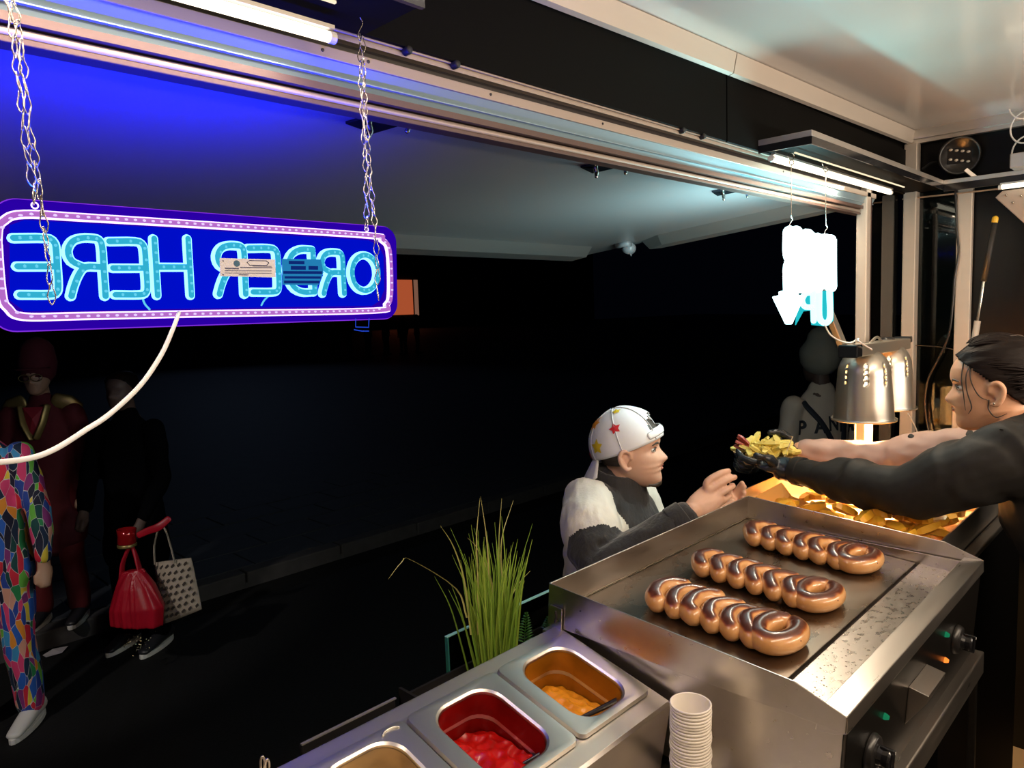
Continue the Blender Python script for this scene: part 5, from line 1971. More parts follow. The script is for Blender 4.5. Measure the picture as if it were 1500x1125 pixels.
# left hand behind it, palm towards us
hl = 1.905
pl = U(1068, 732, d=hl)
b.sweep([WLt, pl], [(.026, .020), (.032, .015)], 12)
for k_, m_, t_ in (((1076, 724), (1083, 714), (1087, 708)), ((1079, 729), (1086, 720), (1090, 713)), ((1080, 735), (1087, 728), (1090, 722)), ((1078, 741), (1085, 736), (1088, 731))):
    b.sweep([pl, U(*k_, d=hl), U(*m_, d=hl - .01), U(*t_, d=hl - .02)], [.0092, .0092, .0084, .0072], 10, sub=3)
b.sweep([pl, U(1066, 720, d=hl - .02), U(1073, 711, d=hl - .03)], [.012, .0105, .008], 10, sub=3)
remesh(b, 0.0034, 2, 0.4).build('body', M['skin_c'], cus, smooth=True)
M['lip_c'] = mat('lip_fair', (0.50, 0.20, 0.16), 0.4)
M['hair_brown'] = mat('brown_hair', (0.035, 0.022, 0.014), 0.5, 0, 0.5, 40, (6, 1, 6), 0.3)
face_parts(mxc, Hc, cus, M['lip_c'], M['hair_brown'])
hair_shell(mxc, Hc, cus, M['hair_brown'], lambda p: (.66 < p.z < .93 and p.y > .05) or (p.y < .1 and .36 < p.z < .66 and p.y < -.10), .014, seed=5, amp=.004)
b = MB(mxc @ Matrix.Scale(Hc, 4))
b.sweep([(-.215, .235, .060), (-.15, .315, .040), (-.08, .355, .045), (0, .372, .050), (.08, .355, .045), (.15, .315, .040), (.215, .235, .060)], [(.006, .012), (.010, .024), (.012, .030), (.012, .032), (.012, .030), (.010, .024), (.006, .012)], 8, sub=4, up=(0, 0, 1))
b.build('beard', M['hair_brown'], cus, smooth=True)
# cap, worn backwards and tipped up at the front
M['cap_white'] = mat('white_cap', (0.78, 0.78, 0.80), 0.7, 0, 0.04, 30, None, 0.1)
TC = mxc @ Matrix.Translation(Vector((0, -.04, .60)) * Hc) @ Matrix.Rotation(R(17), 4, 'X') @ Matrix.Scale(Hc, 4)


def dome(az, el, k=1.0):
    x, y, z = math.sin(az) * math.cos(el), math.cos(az) * math.cos(el), math.sin(el)
    s = 1 - .10 * max(0, -z)
    return Vector((x * .402 * k, y * (.50 if y > 0 else .50) * k, z * .47 * k + .0))


b = MB(TC)
n, m = 72, 22
vs = [dome(2 * PI * k / n, -.16 + (PI / 2 + .15) * i / m) for i in range(m + 1) for k in range(n)]
fs = []
for i in range(m):
    for k in range(n):
        az = (2 * PI * (k + .5) / n + PI) % (2 * PI) - PI
        el = -.16 + (PI / 2 + .15) * (i + .5) / m
        if (az / .72) ** 2 + ((el - .12) / .50) ** 2 < 1 and el > .16:
            continue  # strap opening on the forehead
        l = (k + 1) % n
        fs.append((i * n + k, i * n + l, (i + 1) * n + l, (i + 1) * n + k))
b.add(vs, fs)
cp = b.build('cap', M['cap_white'], cus, smooth=True)
cp['label'] = 'white cap worn backwards with coloured star patches'
sd = cp.modifiers.new('t', 'SOLIDIFY')
sd.thickness = .002
sd.offset = -1
b = MB(TC)
b.sweep([dome(a, .02, 1.015) for a in np.linspace(-.8, .8, 13)], [(.012, .046)] * 13, 8, up=(0, 0, 1))
b.build('cap_strap', M['cap_white'], cp, smooth=True)
b = MB(TC)
for a0 in (0.62, PI - .55, -0.62, -(PI - .55), PI / 2 + .05, -PI / 2 - .05):
    b.sweep([dome(a0, e, 1.012) for e in np.linspace(-.12, 1.5, 12)], .006, 6)
b.build('cap_seams', mat('cap_thread', (0.55, 0.55, 0.58), 0.7), cp, smooth=True)
b = MB(TC)
vs, fs = [], []
for i in range(7):
    f_ = i / 6
    for k in range(17):
        a = PI + (k / 16 - .5) * 1.3
        p = dome(a, -.14, 1.0)
        e = p + Vector((math.sin(a) * .10, math.cos(a) * .33 * (1 - ((k / 8 - 1) ** 2) * .65), -.20 - .10 * (1 - (k / 8 - 1) ** 2))) * 1.0
        q = p.lerp(e, f_)
        vs.append(q)
for i in range(6):
    for k in range(16):
        fs.append((i * 17 + k, i * 17 + k + 1, (i + 1) * 17 + k + 1, (i + 1) * 17 + k))
b.add(vs, fs)
br_ = b.build('cap_brim', M['cap_white'], cp, smooth=True)
sd = br_.modifiers.new('t', 'SOLIDIFY')
sd.thickness = .004


def star(az, el, r, m, n=6, rot=0.0, name='star_patch'):
    c = dome(az, el, 1.02)
    nx = dome(az, el).normalized()
    t1 = Vector((0, 0, 1)).cross(nx).normalized()
    t2 = nx.cross(t1)
    b = MB(TC)
    P = []
    for k in range(2 * n):
        a = rot + PI * k / n
        q = r if k % 2 == 0 else r * .52
        w = c + t1 * (q * math.cos(a)) + t2 * (q * math.sin(a))
        e2 = math.asin(max(-1, min(1, w.z / .47 / 1.02)))
        a2 = math.atan2(w.x / .402, w.y / .5)
        P.append(dome(a2, e2, 1.022))
    b.add(P + [dome(az, el, 1.030)], [(k, (k + 1) % (2 * n), 2 * n) for k in range(2 * n)])
    b.build(name, m, cp)


red, yel, ora = mat('red_patch', (0.60, 0.015, 0.02), 0.6), mat('yellow_patch', (0.70, 0.50, 0.02), 0.6), mat('orange_patch', (0.80, 0.28, 0.02), 0.6)
star(R(98) - .10, .56, .085, red, 5, .4)
star(R(132), .22, .105, yel, 5, .2)
star(R(150), .90, .11, ora, 6, .1)
star(R(165), .0, .06, red, 5, .6)
star(R(75), 1.15, .07, yel, 5, .1)

# fleece jacket: black with cream shoulders
b = MB()
b.sweep([N1 + UPZ * .01, N1 - UPZ * .05, CHc, WAc, HIc], [(.090, .088), (.165, .115), (.195, .140), (.185, .135), (.185, .135)], 26, up=cf)
b.sweep([N1 + cr_ * .06 - UPZ * .03, SRt, SRt.lerp(ERt, .35) + cr_ * .015, SRt.lerp(ERt, .75), ERt, ERt.lerp(WRt, .35), ERt.lerp(WRt, .72), ERt.lerp(WRt, .93)], [.070, .078, .080, .074, .066, .058, .048, .040], 18)
b.sweep([N1 - cr_ * .06 - UPZ * .03, SLt, SLt.lerp(ELt, .6), ELt, ELt.lerp(WLt, .4), ELt.lerp(WLt, .9)], [.068, .074, .070, .062, .052, .038], 18)
jk = folds(remesh(b, 0.0058, 3, .5), .0065, 24, (1, 1, 1), 8)
inv = axes(cf, UPZ, N1).inverted()


def white_zone(c):
    q = inv @ c
    j = noise.noise(c * 55) * .008
    onarm = abs(q.x) + j > .112 - .30 * max(0, -q.z - .10) if q.z > -.24 else False
    if q.x > 0:
        tt = (c - SRt).dot((ERt - SRt).normalized()) / (ERt - SRt).length
        if tt > .60 + j * 4 and q.y > -.03:
            return False
        if tt > 1.02:
            return False
    return onarm and q.z > -.22 + j and q.y < .12 + j


wz, bz_ = split(jk, white_zone)
M['fleece_black'] = mat('black_fleece', (0.022, 0.020, 0.020), 0.85, 0, 0.35, 90, (1, 1, .25), 0.7, sheen=0.3)
M['fleece_white'] = mat('cream_fleece', (0.72, 0.68, 0.60), 0.9, 0, 0.08, 70, (1, 1, .25), 0.6, sheen=0.2)
jo = bz_.build('fleece_jacket', M['fleece_black'], cus, smooth=True)
wo = wz.build('fleece_shoulders', M['fleece_white'], cus, smooth=True)
wo['label'] = 'cream fleece shoulders'
b = MB()
for z, rr_ in ((-.022, .074), (.000, .069), (.022, .064), (.036, .062)):
    cc = N1 + UPZ * (.018 + z) + cf * .012
    b.sweep([cc + cr_ * math.cos(a) * (rr_ + .006) + cf * math.sin(a) * rr_ - UPZ * (.012 * math.sin(a)) for a in np.linspace(0, 2 * PI, 19)[:-1]], (.014, .022), 8, closed=True, up=(0, 0, 1))
remesh(b, .006, 2).build('collar', M['fleece_black'], jo, smooth=True)
b = MB()
b.sweep([ERt.lerp(WRt, .80), ERt.lerp(WRt, .95)], [.047, .044], 18, cap='flat')
b.build('cuff', M['fleece_black'], jo, smooth=True, bevel=.003)
zp = [N1 + cf * (.082 + .06 * k) - UPZ * (.01 + .075 * k) for k in range(1)] + [N1 + cf * .112 - UPZ * .06, N1 + cf * .141 - UPZ * .14, CHc + cf * .145 - UPZ * .08]
b = MB()
b.sweep(zp, .0035, 6, sub=3)
b.build('zip', mat('zip_metal', (0.25, 0.2, 0.16), 0.3, 0.8), jo)
b = MB()
for s in (-1, 1):
    h = HIc + cr_ * .09 * s
    b.sweep([h + UPZ * .06, h - UPZ * .42 + cf * .02, Vector((h.x, h.y, -.30))], [.10, .075, .060], 14)
remesh(b, .012, 3).build('trousers', M['apron'], cus, smooth=True)
for s in (-1, 1):
    h = HIc + cr_ * .09 * s
    q = Vector((h.x, h.y, -.355))
    b = MB()
    b.sweep([q - cf * .06, q + cf * .05, q + cf * .16 - UPZ * .01], [.042, .045, .032], 12)
    b.build('shoe', M['black_rubber'], cus, smooth=True)

# ================================================================ THE STREET
b = MB()
b.box((-60, 0.83, -0.6), (80, 5.18, -0.4))
struct(b.build('ground', M['asphalt']))
b = MB()
b.add([(-60, 5.32, -.30), (80, 5.32, -.30), (80, 14, -.26), (-60, 14, -.26), (80, 46, .62), (-60, 46, .62), (-60, 46, -.6), (80, 46, -.6), (-60, 5.32, -.6), (80, 5.32, -.6)],
      [(0, 1, 2, 3), (3, 2, 4, 5), (6, 7, 9, 8), (5, 4, 7, 6), (0, 8, 9, 1), (1, 9, 7, 4, 2), (0, 3, 5, 6, 8)])
struct(b.build('plaza', M['paving']))
kb = struct(MB().box((-8, 5.185, -.6), (14, 5.315, -.36)).build('kerb', M['kerb']))
rr = random.Random(6)
x = -1.0
while x < 7.5:
    w = rr.uniform(.75, .95)
    MB().box((x + .006, 5.18, -.45), (x + w - .006, 5.32, -.285 + rr.uniform(-.006, .006))).build('kerb_stone', M['kerb'], kb, bevel=.012)
    x += w
ps = None
for i in range(11):
    for j in range(5):
        x0, y0 = -.6 + i * .62 + (j % 2) * .31, 5.34 + j * .42
        b = MB()
        b.box((x0 + .006, y0 + .006, -.33), (x0 + .614, y0 + .414, -.290 + rr.uniform(-.003, .003) + j * .001))
        b.build('paving_slab', M['paving'], bpy.data.objects['plaza'], bevel=.006)
lt = []
M['litter'] = mat('leaf_litter', (0.30, 0.22, 0.16), 0.7)
for k, (u, v, nm) in enumerate(((80, 957, 'torn pale paper scrap on the road by the kerb'), (840, 1010 - 0, ''), (160, 1004, ''))):
    if not nm:
        continue
    p = U(u, v, Z=-.395)
    b = MB()
    b.add([p + Vector((-.05, -.02, 0)), p + Vector((.03, -.04, .004)), p + Vector((.08, .02, .012)), p + Vector((.0, .03, .02)), p + Vector((-.06, .02, .004))], [(0, 1, 2, 3, 4)])
    o = b.build('paper_scrap', M['sticker'], None)
    tag(o, nm, 'litter')
# far building with one lit window and a tall lit slit
bd = thing('building', 'dark building far across the square with an orange lit window', 'building', (22, 47, 0.6))
MB().box((-20, 46.5, .5), (60, 47.5, 11)).build('wall', mat('night_wall', (0.03, 0.03, 0.035), 0.8), bd)
M['lit_window'] = emit('lit_window', (0.42, 0.085, 0.030), 0.9)
M['lit_slit'] = emit('lit_slit', (0.30, 0.14, 0.09), 0.6)
for (u0, v0, u1, v1), m in (((560, 410, 603, 462), 'lit_window'), ((608, 410, 611, 462), 'lit_slit')):
    a, c = U(u0, v1, Y=46.45), U(u1, v0, Y=46.45)
    MB().box((a.x, 46.40, a.z), (c.x, 46.49, c.z)).build('window', M[m], bd)
    MB().box((c.x, 46.36, a.z), (c.x + .10, 46.49, c.z)).build('window_frame', M['black_panel'], bd)


def figure(name, label, pos, face, height, mats, arms=None, group=None, voxel=.014, hair=True, shoes=None, cat='person', long_coat=False):
    """simple standing person; local x is the figure's right, y forward"""
    s = height / 1.72
    fd = Vector((math.cos(R(face)), math.sin(R(face)), 0))
    mx = axes(fd, (0, 0, 1), pos) @ Matrix.Scale(s, 4)
    t = thing(name, label, cat, pos, (0, 0, 0), group)
    V = Vector
    arms = arms or {}
    aR = arms.get('R', [(.23, .0, 1.12), (.22, .06, .88)])
    aL = arms.get('L', [(-.23, .0, 1.12), (-.22, .06, .88)])
    b = MB()
    hm_ = axes((0, 1, 0), (0, 0, 1), V((0, .02, 1.50)))
    vs, fs = head_mesh(hm_, .225, 32, 36)
    b.add(vs, fs)
    b.sweep([V((0, -.01, 1.54)), V((0, -.02, 1.42))], [.05, .056], 10)
    b.sweep([V((0, -.01, 1.40)), V((0, 0, 1.25)), V((0, 0, 1.05)), V((0, 0, .90))], [(.10, .08), (.15, .10), (.13, .09), (.15, .11)], 14, up=(0, 1, 0))
    for sx, a in ((1, aR), (-1, aL)):
        sh_ = V((sx * .18, 0, 1.37))
        e, h = V(a[0]), V(a[1])
        b.sweep([sh_, e, e.lerp(h, .6), h], [.045, .038, .032, .026], 10)
        d = (h - e).normalized()
        b.sweep([h, h + d * .07, h + d * .12 + V((0, .015, 0))], [(.032, .018), (.038, .018), (.03, .014)], 10)
        b.sweep([h + d * .03, h + d * .07 + V((-sx * .03, .03, 0)), h + d * .11 + V((-sx * .03, .035, 0))], .011, 8)
        b.sweep([V((sx * .09, 0, .90)), V((sx * .10, .02, .48)), V((sx * .11, -.01, .08))], [.075, .05, .035], 10)
    r = remesh(b, voxel, 2)
    r.v = [mx @ p for p in r.v]
    r.build('body', mats['skin'], t, smooth=True)
    b = MB()
    b.sweep([V((0, -.015, 1.455)), V((0, -.005, 1.37)), V((0, 0, 1.22)), V((0, 0, 1.02)), V((0, 0, .86 if not long_coat else .62))], [(.075, .07), (.165, .095), (.18, .125), (.17, .12), (.18, .135) if not long_coat else (.21, .16)], 18, up=(0, 1, 0))
    for sx, a in ((1, aR), (-1, aL)):
        sh_ = V((sx * .175, 0, 1.37))
        e, h = V(a[0]), V(a[1])
        b.sweep([sh_, e, e.lerp(h, .5), e.lerp(h, .92)], [.070, .060, .050, .042], 12)
    r = folds(remesh(b, voxel, 3), .010, 9, (1, 1, 1), height * 10)
    r.v = [mx @ p for p in r.v]
    r.build('jacket', mats['top'], t, smooth=True)
    b = MB()
    for sx in (-1, 1):
        b.sweep([V((sx * .07, 0, .95)), V((sx * .095, .0, .80)), V((sx * .10, .02, .48)), V((sx * .11, 0, .11))], [.105, .10, .075, .066], 12)
    r = folds(remesh(b, voxel, 3), .008, 9, (1, 1, .6), height * 7)
    r.v = [mx @ p for p in r.v]
    r.build('trousers', mats['bottom'], t, smooth=True)
    for sx in (-1, 1):
        c = V((sx * .115, 0, 0))
        b = MB(mx)
        b.sweep([c + V((0, -.07, .065)), c + V((0, 0, .068)), c + V((0, .08, .052)), c + V((0, .17, .038))], [(.036, .042), (.042, .045), (.043, .034), (.036, .020)], 14, up=(0, 0, 1), sub=3)
        so = b.build('shoe', mats['shoe'], t, smooth=True)
        b = MB(mx)
        P = [(c.x + .044 * math.sin(a), c.y + .05 + .155 * math.cos(a), 0) for a in np.linspace(0, 2 * PI, 21)[:-1]]
        b.prism([V(p) for p in P], mx.to_3x3() @ V((0, 0, .028)) if False else V((0, 0, .028)))
        b.build('sole', mats.get('sole', mats['shoe']), so, bevel=.004)
    if hair:
        hh = hair_shell(hm_, .225, t, mats['hair'], lambda p: p.y < -.28 + (p.z - .25) * .95, .035, seed=height)
        inv_ = WM[t.name].inverted()
        for v in hh.data.vertices:
            v.co = inv_ @ (mx @ (WM[t.name] @ v.co))
    return t, mx


# people in the square, far off: dark silhouettes
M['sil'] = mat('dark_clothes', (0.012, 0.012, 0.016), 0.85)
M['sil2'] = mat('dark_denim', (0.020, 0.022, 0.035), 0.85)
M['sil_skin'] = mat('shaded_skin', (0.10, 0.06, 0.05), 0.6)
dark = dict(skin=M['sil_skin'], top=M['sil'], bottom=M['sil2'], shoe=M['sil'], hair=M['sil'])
CRW = [(200, 528), (222, 529), (243, 528), (281, 530), (306, 530), (330, 531), (352, 528), (385, 531), (420, 529), (459, 532), (493, 526), (512, 526), (540, 524), (566, 520), (592, 519), (612, 517)]


def plaza_point(u, v):
    r = ray(u, v)
    best = None
    for y in np.linspace(6, 44, 400):
        p = CAM + r * (y / r[1])
        z = -.30 + .04 * (y - 5.32) / 8.68 if y < 14 else -.26 + .88 * (y - 14) / 32
        if p[2] <= z:
            return Vector((p[0], p[1], z))
    return Vector((p[0], p[1], z))


src = None
rr = random.Random(5)
for i, (u, v) in enumerate(CRW):
    p = plaza_point(u, v)
    lab = 'dark standing silhouette in the distant crowd, %s from the left' % ORD[i]
    if src is None:
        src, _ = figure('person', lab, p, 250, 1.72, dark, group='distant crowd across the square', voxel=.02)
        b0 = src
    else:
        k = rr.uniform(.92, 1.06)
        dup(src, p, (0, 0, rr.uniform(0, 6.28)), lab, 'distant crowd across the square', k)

# the reveller in the confetti patterned suit, mostly cut by the left edge
def confetti():
    m = bpy.data.materials.new('confetti_cloth')
    m.use_nodes = True
    nt = m.node_tree
    bs = nt.nodes['Principled BSDF']
    bs.inputs['Roughness'].default_value = .75
    tc = nt.nodes.new('ShaderNodeTexCoord')
    mp = nt.nodes.new('ShaderNodeMapping')
    mp.inputs['Scale'].default_value = (1.5, 1.5, .48)
    v1 = nt.nodes.new('ShaderNodeTexVoronoi')
    v1.inputs['Scale'].default_value = 23
    v1.inputs['Randomness'].default_value = .8
    v2 = nt.nodes.new('ShaderNodeTexVoronoi')
    v2.feature = 'DISTANCE_TO_EDGE'
    v2.inputs['Scale'].default_value = 23
    v2.inputs['Randomness'].default_value = .8
    nz = nt.nodes.new('ShaderNodeTexNoise')
    nz.inputs['Scale'].default_value = 3
    ad = nt.nodes.new('ShaderNodeVectorMath')
    ad.operation = 'MULTIPLY_ADD'
    ad.inputs[1].default_value = (.12, .12, .12)
    nt.links.new(tc.outputs['Object'], nz.inputs['Vector'])
    nt.links.new(nz.outputs['Color'], ad.inputs[0])
    nt.links.new(tc.outputs['Object'], ad.inputs[2])
    nt.links.new(ad.outputs[0], mp.inputs[0])
    nt.links.new(mp.outputs[0], v1.inputs['Vector'])
    nt.links.new(mp.outputs[0], v2.inputs['Vector'])
    sp = nt.nodes.new('ShaderNodeSeparateColor')
    nt.links.new(v1.outputs['Color'], sp.inputs[0])
    cr = nt.nodes.new('ShaderNodeValToRGB')
    cr.color_ramp.interpolation = 'CONSTANT'
    pal = [(.02, .06, .35), (.70, .02, .05), (.005, .02, .06), (.85, .30, .03), (.02, .25, .08), (.02, .12, .55), (.75, .05, .18), (.004, .06, .06), (.80, .60, .05), (.25, .03, .20), (.15, .50, .06), (.05, .30, .60), (.006, .006, .03), (.75, .35, .25)]
    e = cr.color_ramp.elements
    e[0].position, e[0].color = 0, (*pal[0], 1)
    e[1].position, e[1].color = 1 / len(pal), (*pal[1], 1)
    for i, c in enumerate(pal[2:], 2):
        x = e.new(i / len(pal))
        x.color = (*c, 1)
    nt.links.new(sp.outputs[0], cr.inputs[0])
    st_ = nt.nodes.new('ShaderNodeMapRange')
    st_.inputs['From Min'].default_value = .006
    st_.inputs['From Max'].default_value = .018
    nt.links.new(v2.outputs['Distance'], st_.inputs['Value'])
    mx = nt.nodes.new('ShaderNodeMix')
    mx.data_type = 'RGBA'
    mx.inputs['A'].default_value = (.70, .68, .70, 1)
    nt.links.new(st_.outputs[0], mx.inputs['Factor'])
    nt.links.new(cr.outputs[0], mx.inputs['B'])
    nt.links.new(mx.outputs['Result'], bs.inputs['Base Color'])
    return m


M['confetti'] = confetti()
M['white_shoe'] = mat('white_sneaker', (0.72, 0.70, 0.68), 0.5)
M['white_sole'] = mat('white_sole', (0.78, 0.76, 0.73), 0.5)
M['red_cloth'] = mat('dark_red_coat', (0.09, 0.005, 0.012), 0.85, 0, 0.2, 20)
M['red_shirt'] = mat('red_shirt', (0.28, 0.012, 0.03), 0.7)
M['red_trousers'] = mat('red_trousers', (0.13, 0.006, 0.010), 0.85)
M['gold'] = mat('gold_braid', (0.30, 0.22, 0.08), 0.4, 0.6)
M['dark_shoe'] = mat('dark_sneaker', (0.02, 0.02, 0.025), 0.4)
pos = U(13, 1062, Z=-.4)
figure('person', 'reveller in a multicoloured confetti patterned suit and white sneakers at the left edge', pos, 232, 1.74,
       dict(skin=M['skin_d'], top=M['confetti'], bottom=M['confetti'], shoe=M['white_shoe'], sole=M['white_sole'], hair=M['hair_dark']), voxel=.012,
       arms={'R': [(.25, .0, 1.10), (.30, .04, .90)], 'L': [(-.25, .02, 1.10), (-.27, .06, .86)]}, long_coat=False)
# person in the dark red coat behind
pos = U(92, 908, Z=-.29)
rp, rmx = figure('person', 'onlooker in dark red coat and peaked red hat behind the confetti suit', pos, 236, 1.70,
                 dict(skin=M['skin_d'], top=M['red_cloth'], bottom=M['red_trousers'], shoe=M['dark_shoe'], sole=M['white_sole'], hair=M['hair_dark']), voxel=.013, long_coat=True)
b = MB(rmx)
b.sweep([(0, .0, 1.665), (0, .0, 1.70), (0, -.01, 1.76)], [(.105, .115), (.11, .12), (.10, .11)], 20, up=(0, 1, 0))
b.prism([Vector((.10 * math.cos(a), .07 + .13 * max(0, math.sin(a)), 1.665)) for a in np.linspace(0, 2 * PI, 17)[:-1]], (0, 0, .008))
b.build('hat', M['red_cloth'], rp, smooth=True)
b = MB(rmx)
for sx in (-1, 1):
    b.sweep([(sx * (.035 + .032 * math.cos(a)), .118, 1.612 + .022 * math.sin(a)) for a in np.linspace(0, 2 * PI, 13)[:-1]], .003, 6, closed=True)
b.build('glasses', M['gold'], rp, smooth=True)
b = MB(rmx)
b.add([(-.06, .115, 1.43), (.06, .115, 1.43), (.03, .140, 1.25), (-.03, .140, 1.25), (0, .150, 1.36)], [(0, 1, 4), (1, 2, 4), (2, 3, 4), (3, 0, 4)])
b.build('shirt_front', M['red_shirt'], rp)
for sx in (-1, 1):
    b = MB(rmx)
    b.sweep([(sx * .10, .03, 1.455), (sx * .17, .02, 1.435), (sx * .21, .0, 1.40)], [(.012, .05), (.012, .05), (.010, .04)], 8, up=(0, 0, 1))
    b.build('epaulette', M['gold'], rp, smooth=True)
    b = MB(rmx)
    b.sweep([(sx * .075, .105, 1.43), (sx * .055, .14, 1.33), (sx * .015, .150, 1.24)], [(.022, .006)] * 3, 8)
    b.build('lapel', M['gold'], rp, smooth=True)
# person in black carrying a red bag and a tote
pos = U(214, 955, Z=-.4) + Vector((.04, .12, 0))
M['night_black'] = mat('black_coat', (0.002, 0.002, 0.003), 0.95, spec=0.05)
bp_, bmx = figure('person', 'person all in black with sequinned cuffs carrying a red bag and a patterned tote', pos, 215, 1.72,
                  dict(skin=M['sil_skin'], top=M['night_black'], bottom=M['night_black'], shoe=M['dark_shoe'], sole=M['white_sole'], hair=M['hair_dark']), voxel=.013, long_coat=True,
                  arms={'R': [(.24, .06, 1.10), (.16, .22, .92)], 'L': [(-.25, .06, 1.08), (-.20, .20, .86)]})
b = MB()
rr = random.Random(9)
for i in range(46):
    u, v = rr.choice(((188, 942), (206, 945), (204, 935), (197, 950), (215, 938)))
    p = U(u + rr.gauss(0, 6), v + rr.gauss(0, 6), d=4.05)
    b.ell(p, (.004, .004, .004), 6)
q = b.build('sequins', mat('sequins', (0.8, 0.75, 0.5), 0.15, 1.0), bp_, smooth=True)
tag(q, kind='stuff')
bag = thing('carrier_bag', 'red plastic carrier bag hanging from a hand above the road', 'bag', U(202, 920, d=4.0))
M['red_bag'] = mat('red_plastic', (0.42, 0.006, 0.022), 0.38, 0, 0.15, 10, None, 0.2)
b = MB()
D = 4.0
pts = [(200, 916), (201, 890), (198, 860), (194, 835)]
b.sweep([U(u, v, d=D) for u, v in pts], [(.145, .07), (.150, .085), (.105, .07), (.060, .04)], 26, up=Vector(ROT @ np.array([0, 0, 1.0])), cap='flat')
bb_ = remesh(b, .008, 3)
for i, p in enumerate(bb_.v):
    an = math.atan2(p.y - bag.location.y, p.x - bag.location.x)
    bb_.v[i] = p + Vector((1, 1, 0)) * .010 * noise.noise(Vector((an * 4, 3, p.z * 3)))
bb_.build('bag_body', M['red_bag'], bag, smooth=True)
for pts in ([(178, 850), (180, 825), (187, 806), (188, 800)], [(208, 848), (202, 825), (196, 806), (192, 800)]):
    b = MB()
    b.sweep([U(u, v, d=D) for u, v in pts], [(.030, .008), (.024, .008), (.014, .01), (.01, .01)], 10, sub=3)
    b.build('bag_handle', M['red_bag'], bag, smooth=True)
gl_ = thing('red_mug', 'shiny red cuff shaped mug with gold glints above the carrier bag', 'mug', U(187, 800, d=4.0))
b = MB()
c = U(186, 797, d=4.0)
b.lathe([(0, 0), (.045, 0), (.048, .01), (.046, .05), (.050, .085), (.046, .085), (.042, .05), (0, .02)], c, 24, (0.05, 0.0, 1))
b.build('cup_body', mat('red_enamel', (0.35, 0.008, 0.012), 0.15, 0.3, coat=.6), gl_, smooth=True)
b = MB()
b.lathe([(.049, -.012), (.050, 0), (.046, .004)], c, 24)
b.build('base_ring', M['gold'], gl_, smooth=True)
o = MB().sweep([U(203, 784, d=4.0), U(216, 778, d=4.0), U(232, 772, d=4.0), U(247, 760, d=4.02)], [(.018, .004), (.020, .004), (.022, .005), (.018, .005)], 10, sub=4, up=Vector(ROT @ np.array([0, 0, 1.0]))).build('red_strap', M['red_bag'], None, smooth=True)
tag(o, 'red strap stretched between the red mug and the tote handles', 'strap')
tt = thing('tote_bag', 'beige tote bag with rows of small dark leaf prints beside the red carrier bag', 'bag', U(262, 900, d=4.15))
M['tote'] = mat('canvas', (0.44, 0.36, 0.29), 0.85, 0, 0.1, 30, None, 0.2)
D = 4.15
q = [U(226, 824, d=D), U(280, 817, d=D), U(296, 892, d=D), U(240, 914, d=D)]
nrm = Vector(ROT @ np.array([0, 0, 1.0]))
b = MB()
N = 10
vs = []
for s_ in (1, -1):
    for j in range(N + 1):
        for i in range(N + 1):
            a, c = i / N, j / N
            p = q[0].lerp(q[1], a).lerp(q[3].lerp(q[2], a), c)
            bul = math.sin(PI * a) * (.3 + .7 * math.sin(PI * min(1, c * .9 + .05))) * .045 + .004
            vs.append(p + nrm * bul * s_ + nrm * .006 * noise.noise(p * 12))
fs = []
K = (N + 1) ** 2
for s_ in (0, 1):
    for j in range(N):
        for i in range(N):
            a = s_ * K + j * (N + 1) + i
            fs.append((a, a + 1, a + N + 2, a + N + 1))
for j in range(N):
    for i in (0, N):
        a = j * (N + 1) + i
        fs.append((a, a + N + 1, K + a + N + 1, K + a))
for i in range(N):
    for j in (0, N):
        a = j * (N + 1) + i
        fs.append((a, a + 1, K + a + 1, K + a))
b.add(vs, fs)
tbdy = b.build('bag_body', M['tote'], tt, smooth=True)
b = MB()
for j in range(8):
    for i in range(6):
        a, c = (i + .5 + (j % 2) * .4) / 6.4, (j + .7) / 8.6
        p = q[0].lerp(q[1], a).lerp(q[3].lerp(q[2], a), c)
        bul = math.sin(PI * a) * (.3 + .7 * math.sin(PI * min(1, c * .9 + .05))) * .045 + .008
        p = p + nrm * (bul + .002)
        w1, w2 = (q[1] - q[0]).normalized(), UPZ
        b.add([p + w1 * .009 + w2 * .013, p + w1 * .012 - w2 * .001, p - w1 * .004 - w2 * .014, p - w1 * .012 - w2 * .004, p + w1 * .001 + w2 * .010], [(0, 1, 2, 3, 4)])
b.build('leaf_print', mat('print_dark', (0.05, 0.04, 0.035), 0.8), tbdy)
for pts in ([(227, 826), (226, 800), (232, 775), (238, 770)], [(256, 824), (250, 800), (243, 778), (238, 770)]):
    b = MB()
    b.sweep([U(u, v, d=D - .04) for u, v in pts], [(.010, .003)] * 4, 8, sub=3)
    b.build('bag_handle', M['tote'], tt, smooth=True)

# person with lettered jacket seen from behind, past the arrow sign
pos = U(1200, 640, d=4.35)
pos.z = -.4
M['pale_jacket'] = mat('pale_jacket', (0.62, 0.52, 0.44), 0.85, 0, 0.15, 7)
pj, pmx = figure('person', 'passer-by seen from behind in pale jacket lettered PANDA with crossed dark straps', pos, 58, 1.74,
                 dict(skin=M['sil_skin'], top=M['pale_jacket'], bottom=M['night_black'], shoe=M['dark_shoe'], hair=M['sil']), voxel=.012)
dg = bpy.context.evaluated_depsgraph_get()
jk_ = [c for c in pj.children if c.name.startswith('jacket')][0]
from mathutils.bvhtree import BVHTree
bv = BVHTree.FromPolygons([WM[pj.name] @ v.co for v in jk_.data.vertices], [tuple(p.vertices) for p in jk_.data.polygons])
bd_ = (pmx.to_3x3() @ Vector((0, -1, 0))).normalized()


def on_back(x, z, off):
    o_ = pmx @ Vector((x, -1.0, z))
    h = bv.ray_cast(o_, -bd_)
    return (h[0] if h[0] else pmx @ Vector((x, -.12, z))) + bd_ * off


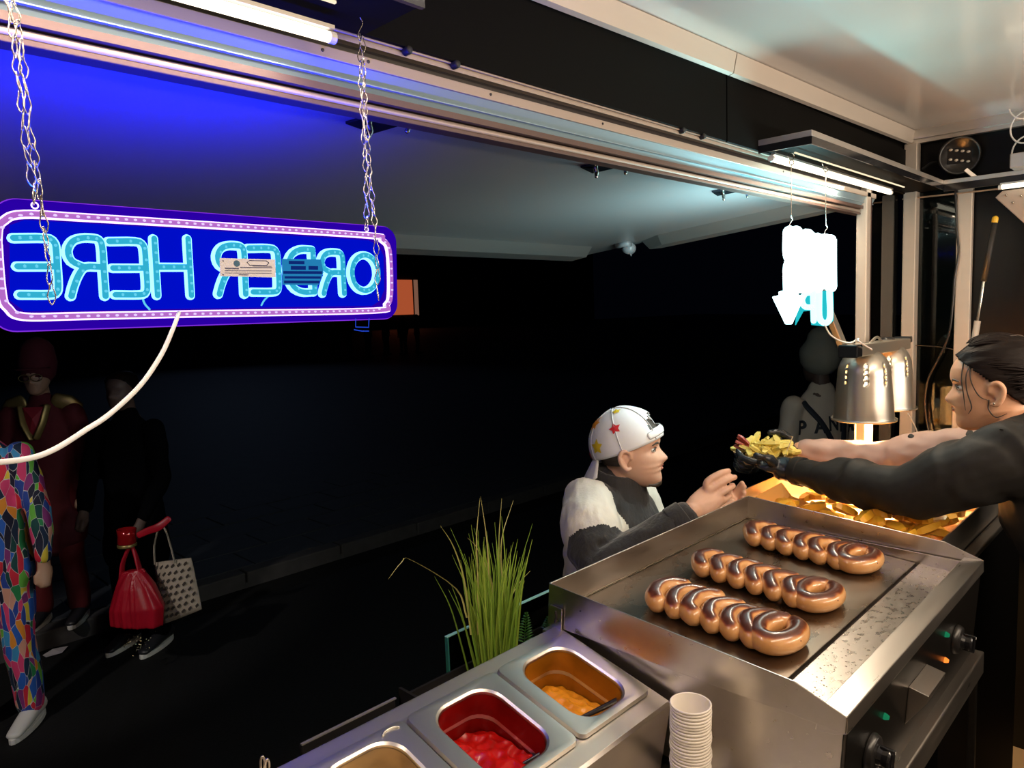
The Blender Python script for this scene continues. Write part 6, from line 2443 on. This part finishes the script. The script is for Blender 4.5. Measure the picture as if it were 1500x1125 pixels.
M['navy'] = mat('navy_print', (0.02, 0.025, 0.04), 0.7)
for k, ch in enumerate('PANDA'):
    cu = bpy.data.curves.new('letter', 'FONT')
    cu.body = ch
    cu.size = .115
    cu.extrude = 0
    cu.offset = .0035
    to = bpy.data.objects.new('letter', cu)
    COL.objects.link(to)
    dg = bpy.context.evaluated_depsgraph_get()
    dg.update()
    me = bpy.data.meshes.new_from_object(to.evaluated_get(dg))
    bm = bmesh.new()
    bm.from_mesh(me)
    bmesh.ops.triangulate(bm, faces=bm.faces)
    bmesh.ops.subdivide_edges(bm, edges=[e for e in bm.edges if e.calc_length() > .02], cuts=2)
    pts = [v.co.copy() for v in bm.verts]
    fcs = [tuple(v.index for v in f.verts) for f in bm.faces]
    bm.verts.index_update()
    fcs = [tuple(v.index for v in f.verts) for f in bm.faces]
    bm.free()
    bpy.data.objects.remove(to)
    b = MB()
    x0 = -.185 + k * .078
    zc = 1.215 + .022 * (1 - abs(k - 2) / 2)
    b.add([on_back(x0 + p.x * .78, zc + p.y * 1.0, .006) for p in pts], fcs)
    b.build('letter_' + ch.lower(), M['navy'], pj)
for pts in ([(-.15, 1.40), (-.08, 1.30), (.0, 1.16), (.06, 1.04)], [(.09, 1.40), (.085, 1.28), (.075, 1.15), (.06, 1.04)]):
    b = MB()
    P = [on_back(pts[0][0] + (pts[-1][0] - pts[0][0]) * 0, pts[0][1], .008)]
    P = []
    for i in range(len(pts) - 1):
        for k in range(4):
            f_ = k / 4
            P.append(on_back(pts[i][0] + (pts[i + 1][0] - pts[i][0]) * f_, pts[i][1] + (pts[i + 1][1] - pts[i][1]) * f_, .008))
    b.sweep(P, [(.017, .004)] * len(P), 8, up=bd_)
    b.build('strap', M['navy'], pj, smooth=True)
b = MB(pmx)
b.sweep([(0, -.005, 1.66), (0, -.01, 1.70), (0, -.01, 1.755)], [(.112, .128), (.110, .125), (.075, .085)], 18, up=(0, 1, 0))
b.build('cap', mat('pale_cap', (0.28, 0.26, 0.22), 0.8), pj, smooth=True)

n_obj = len(sc.objects)
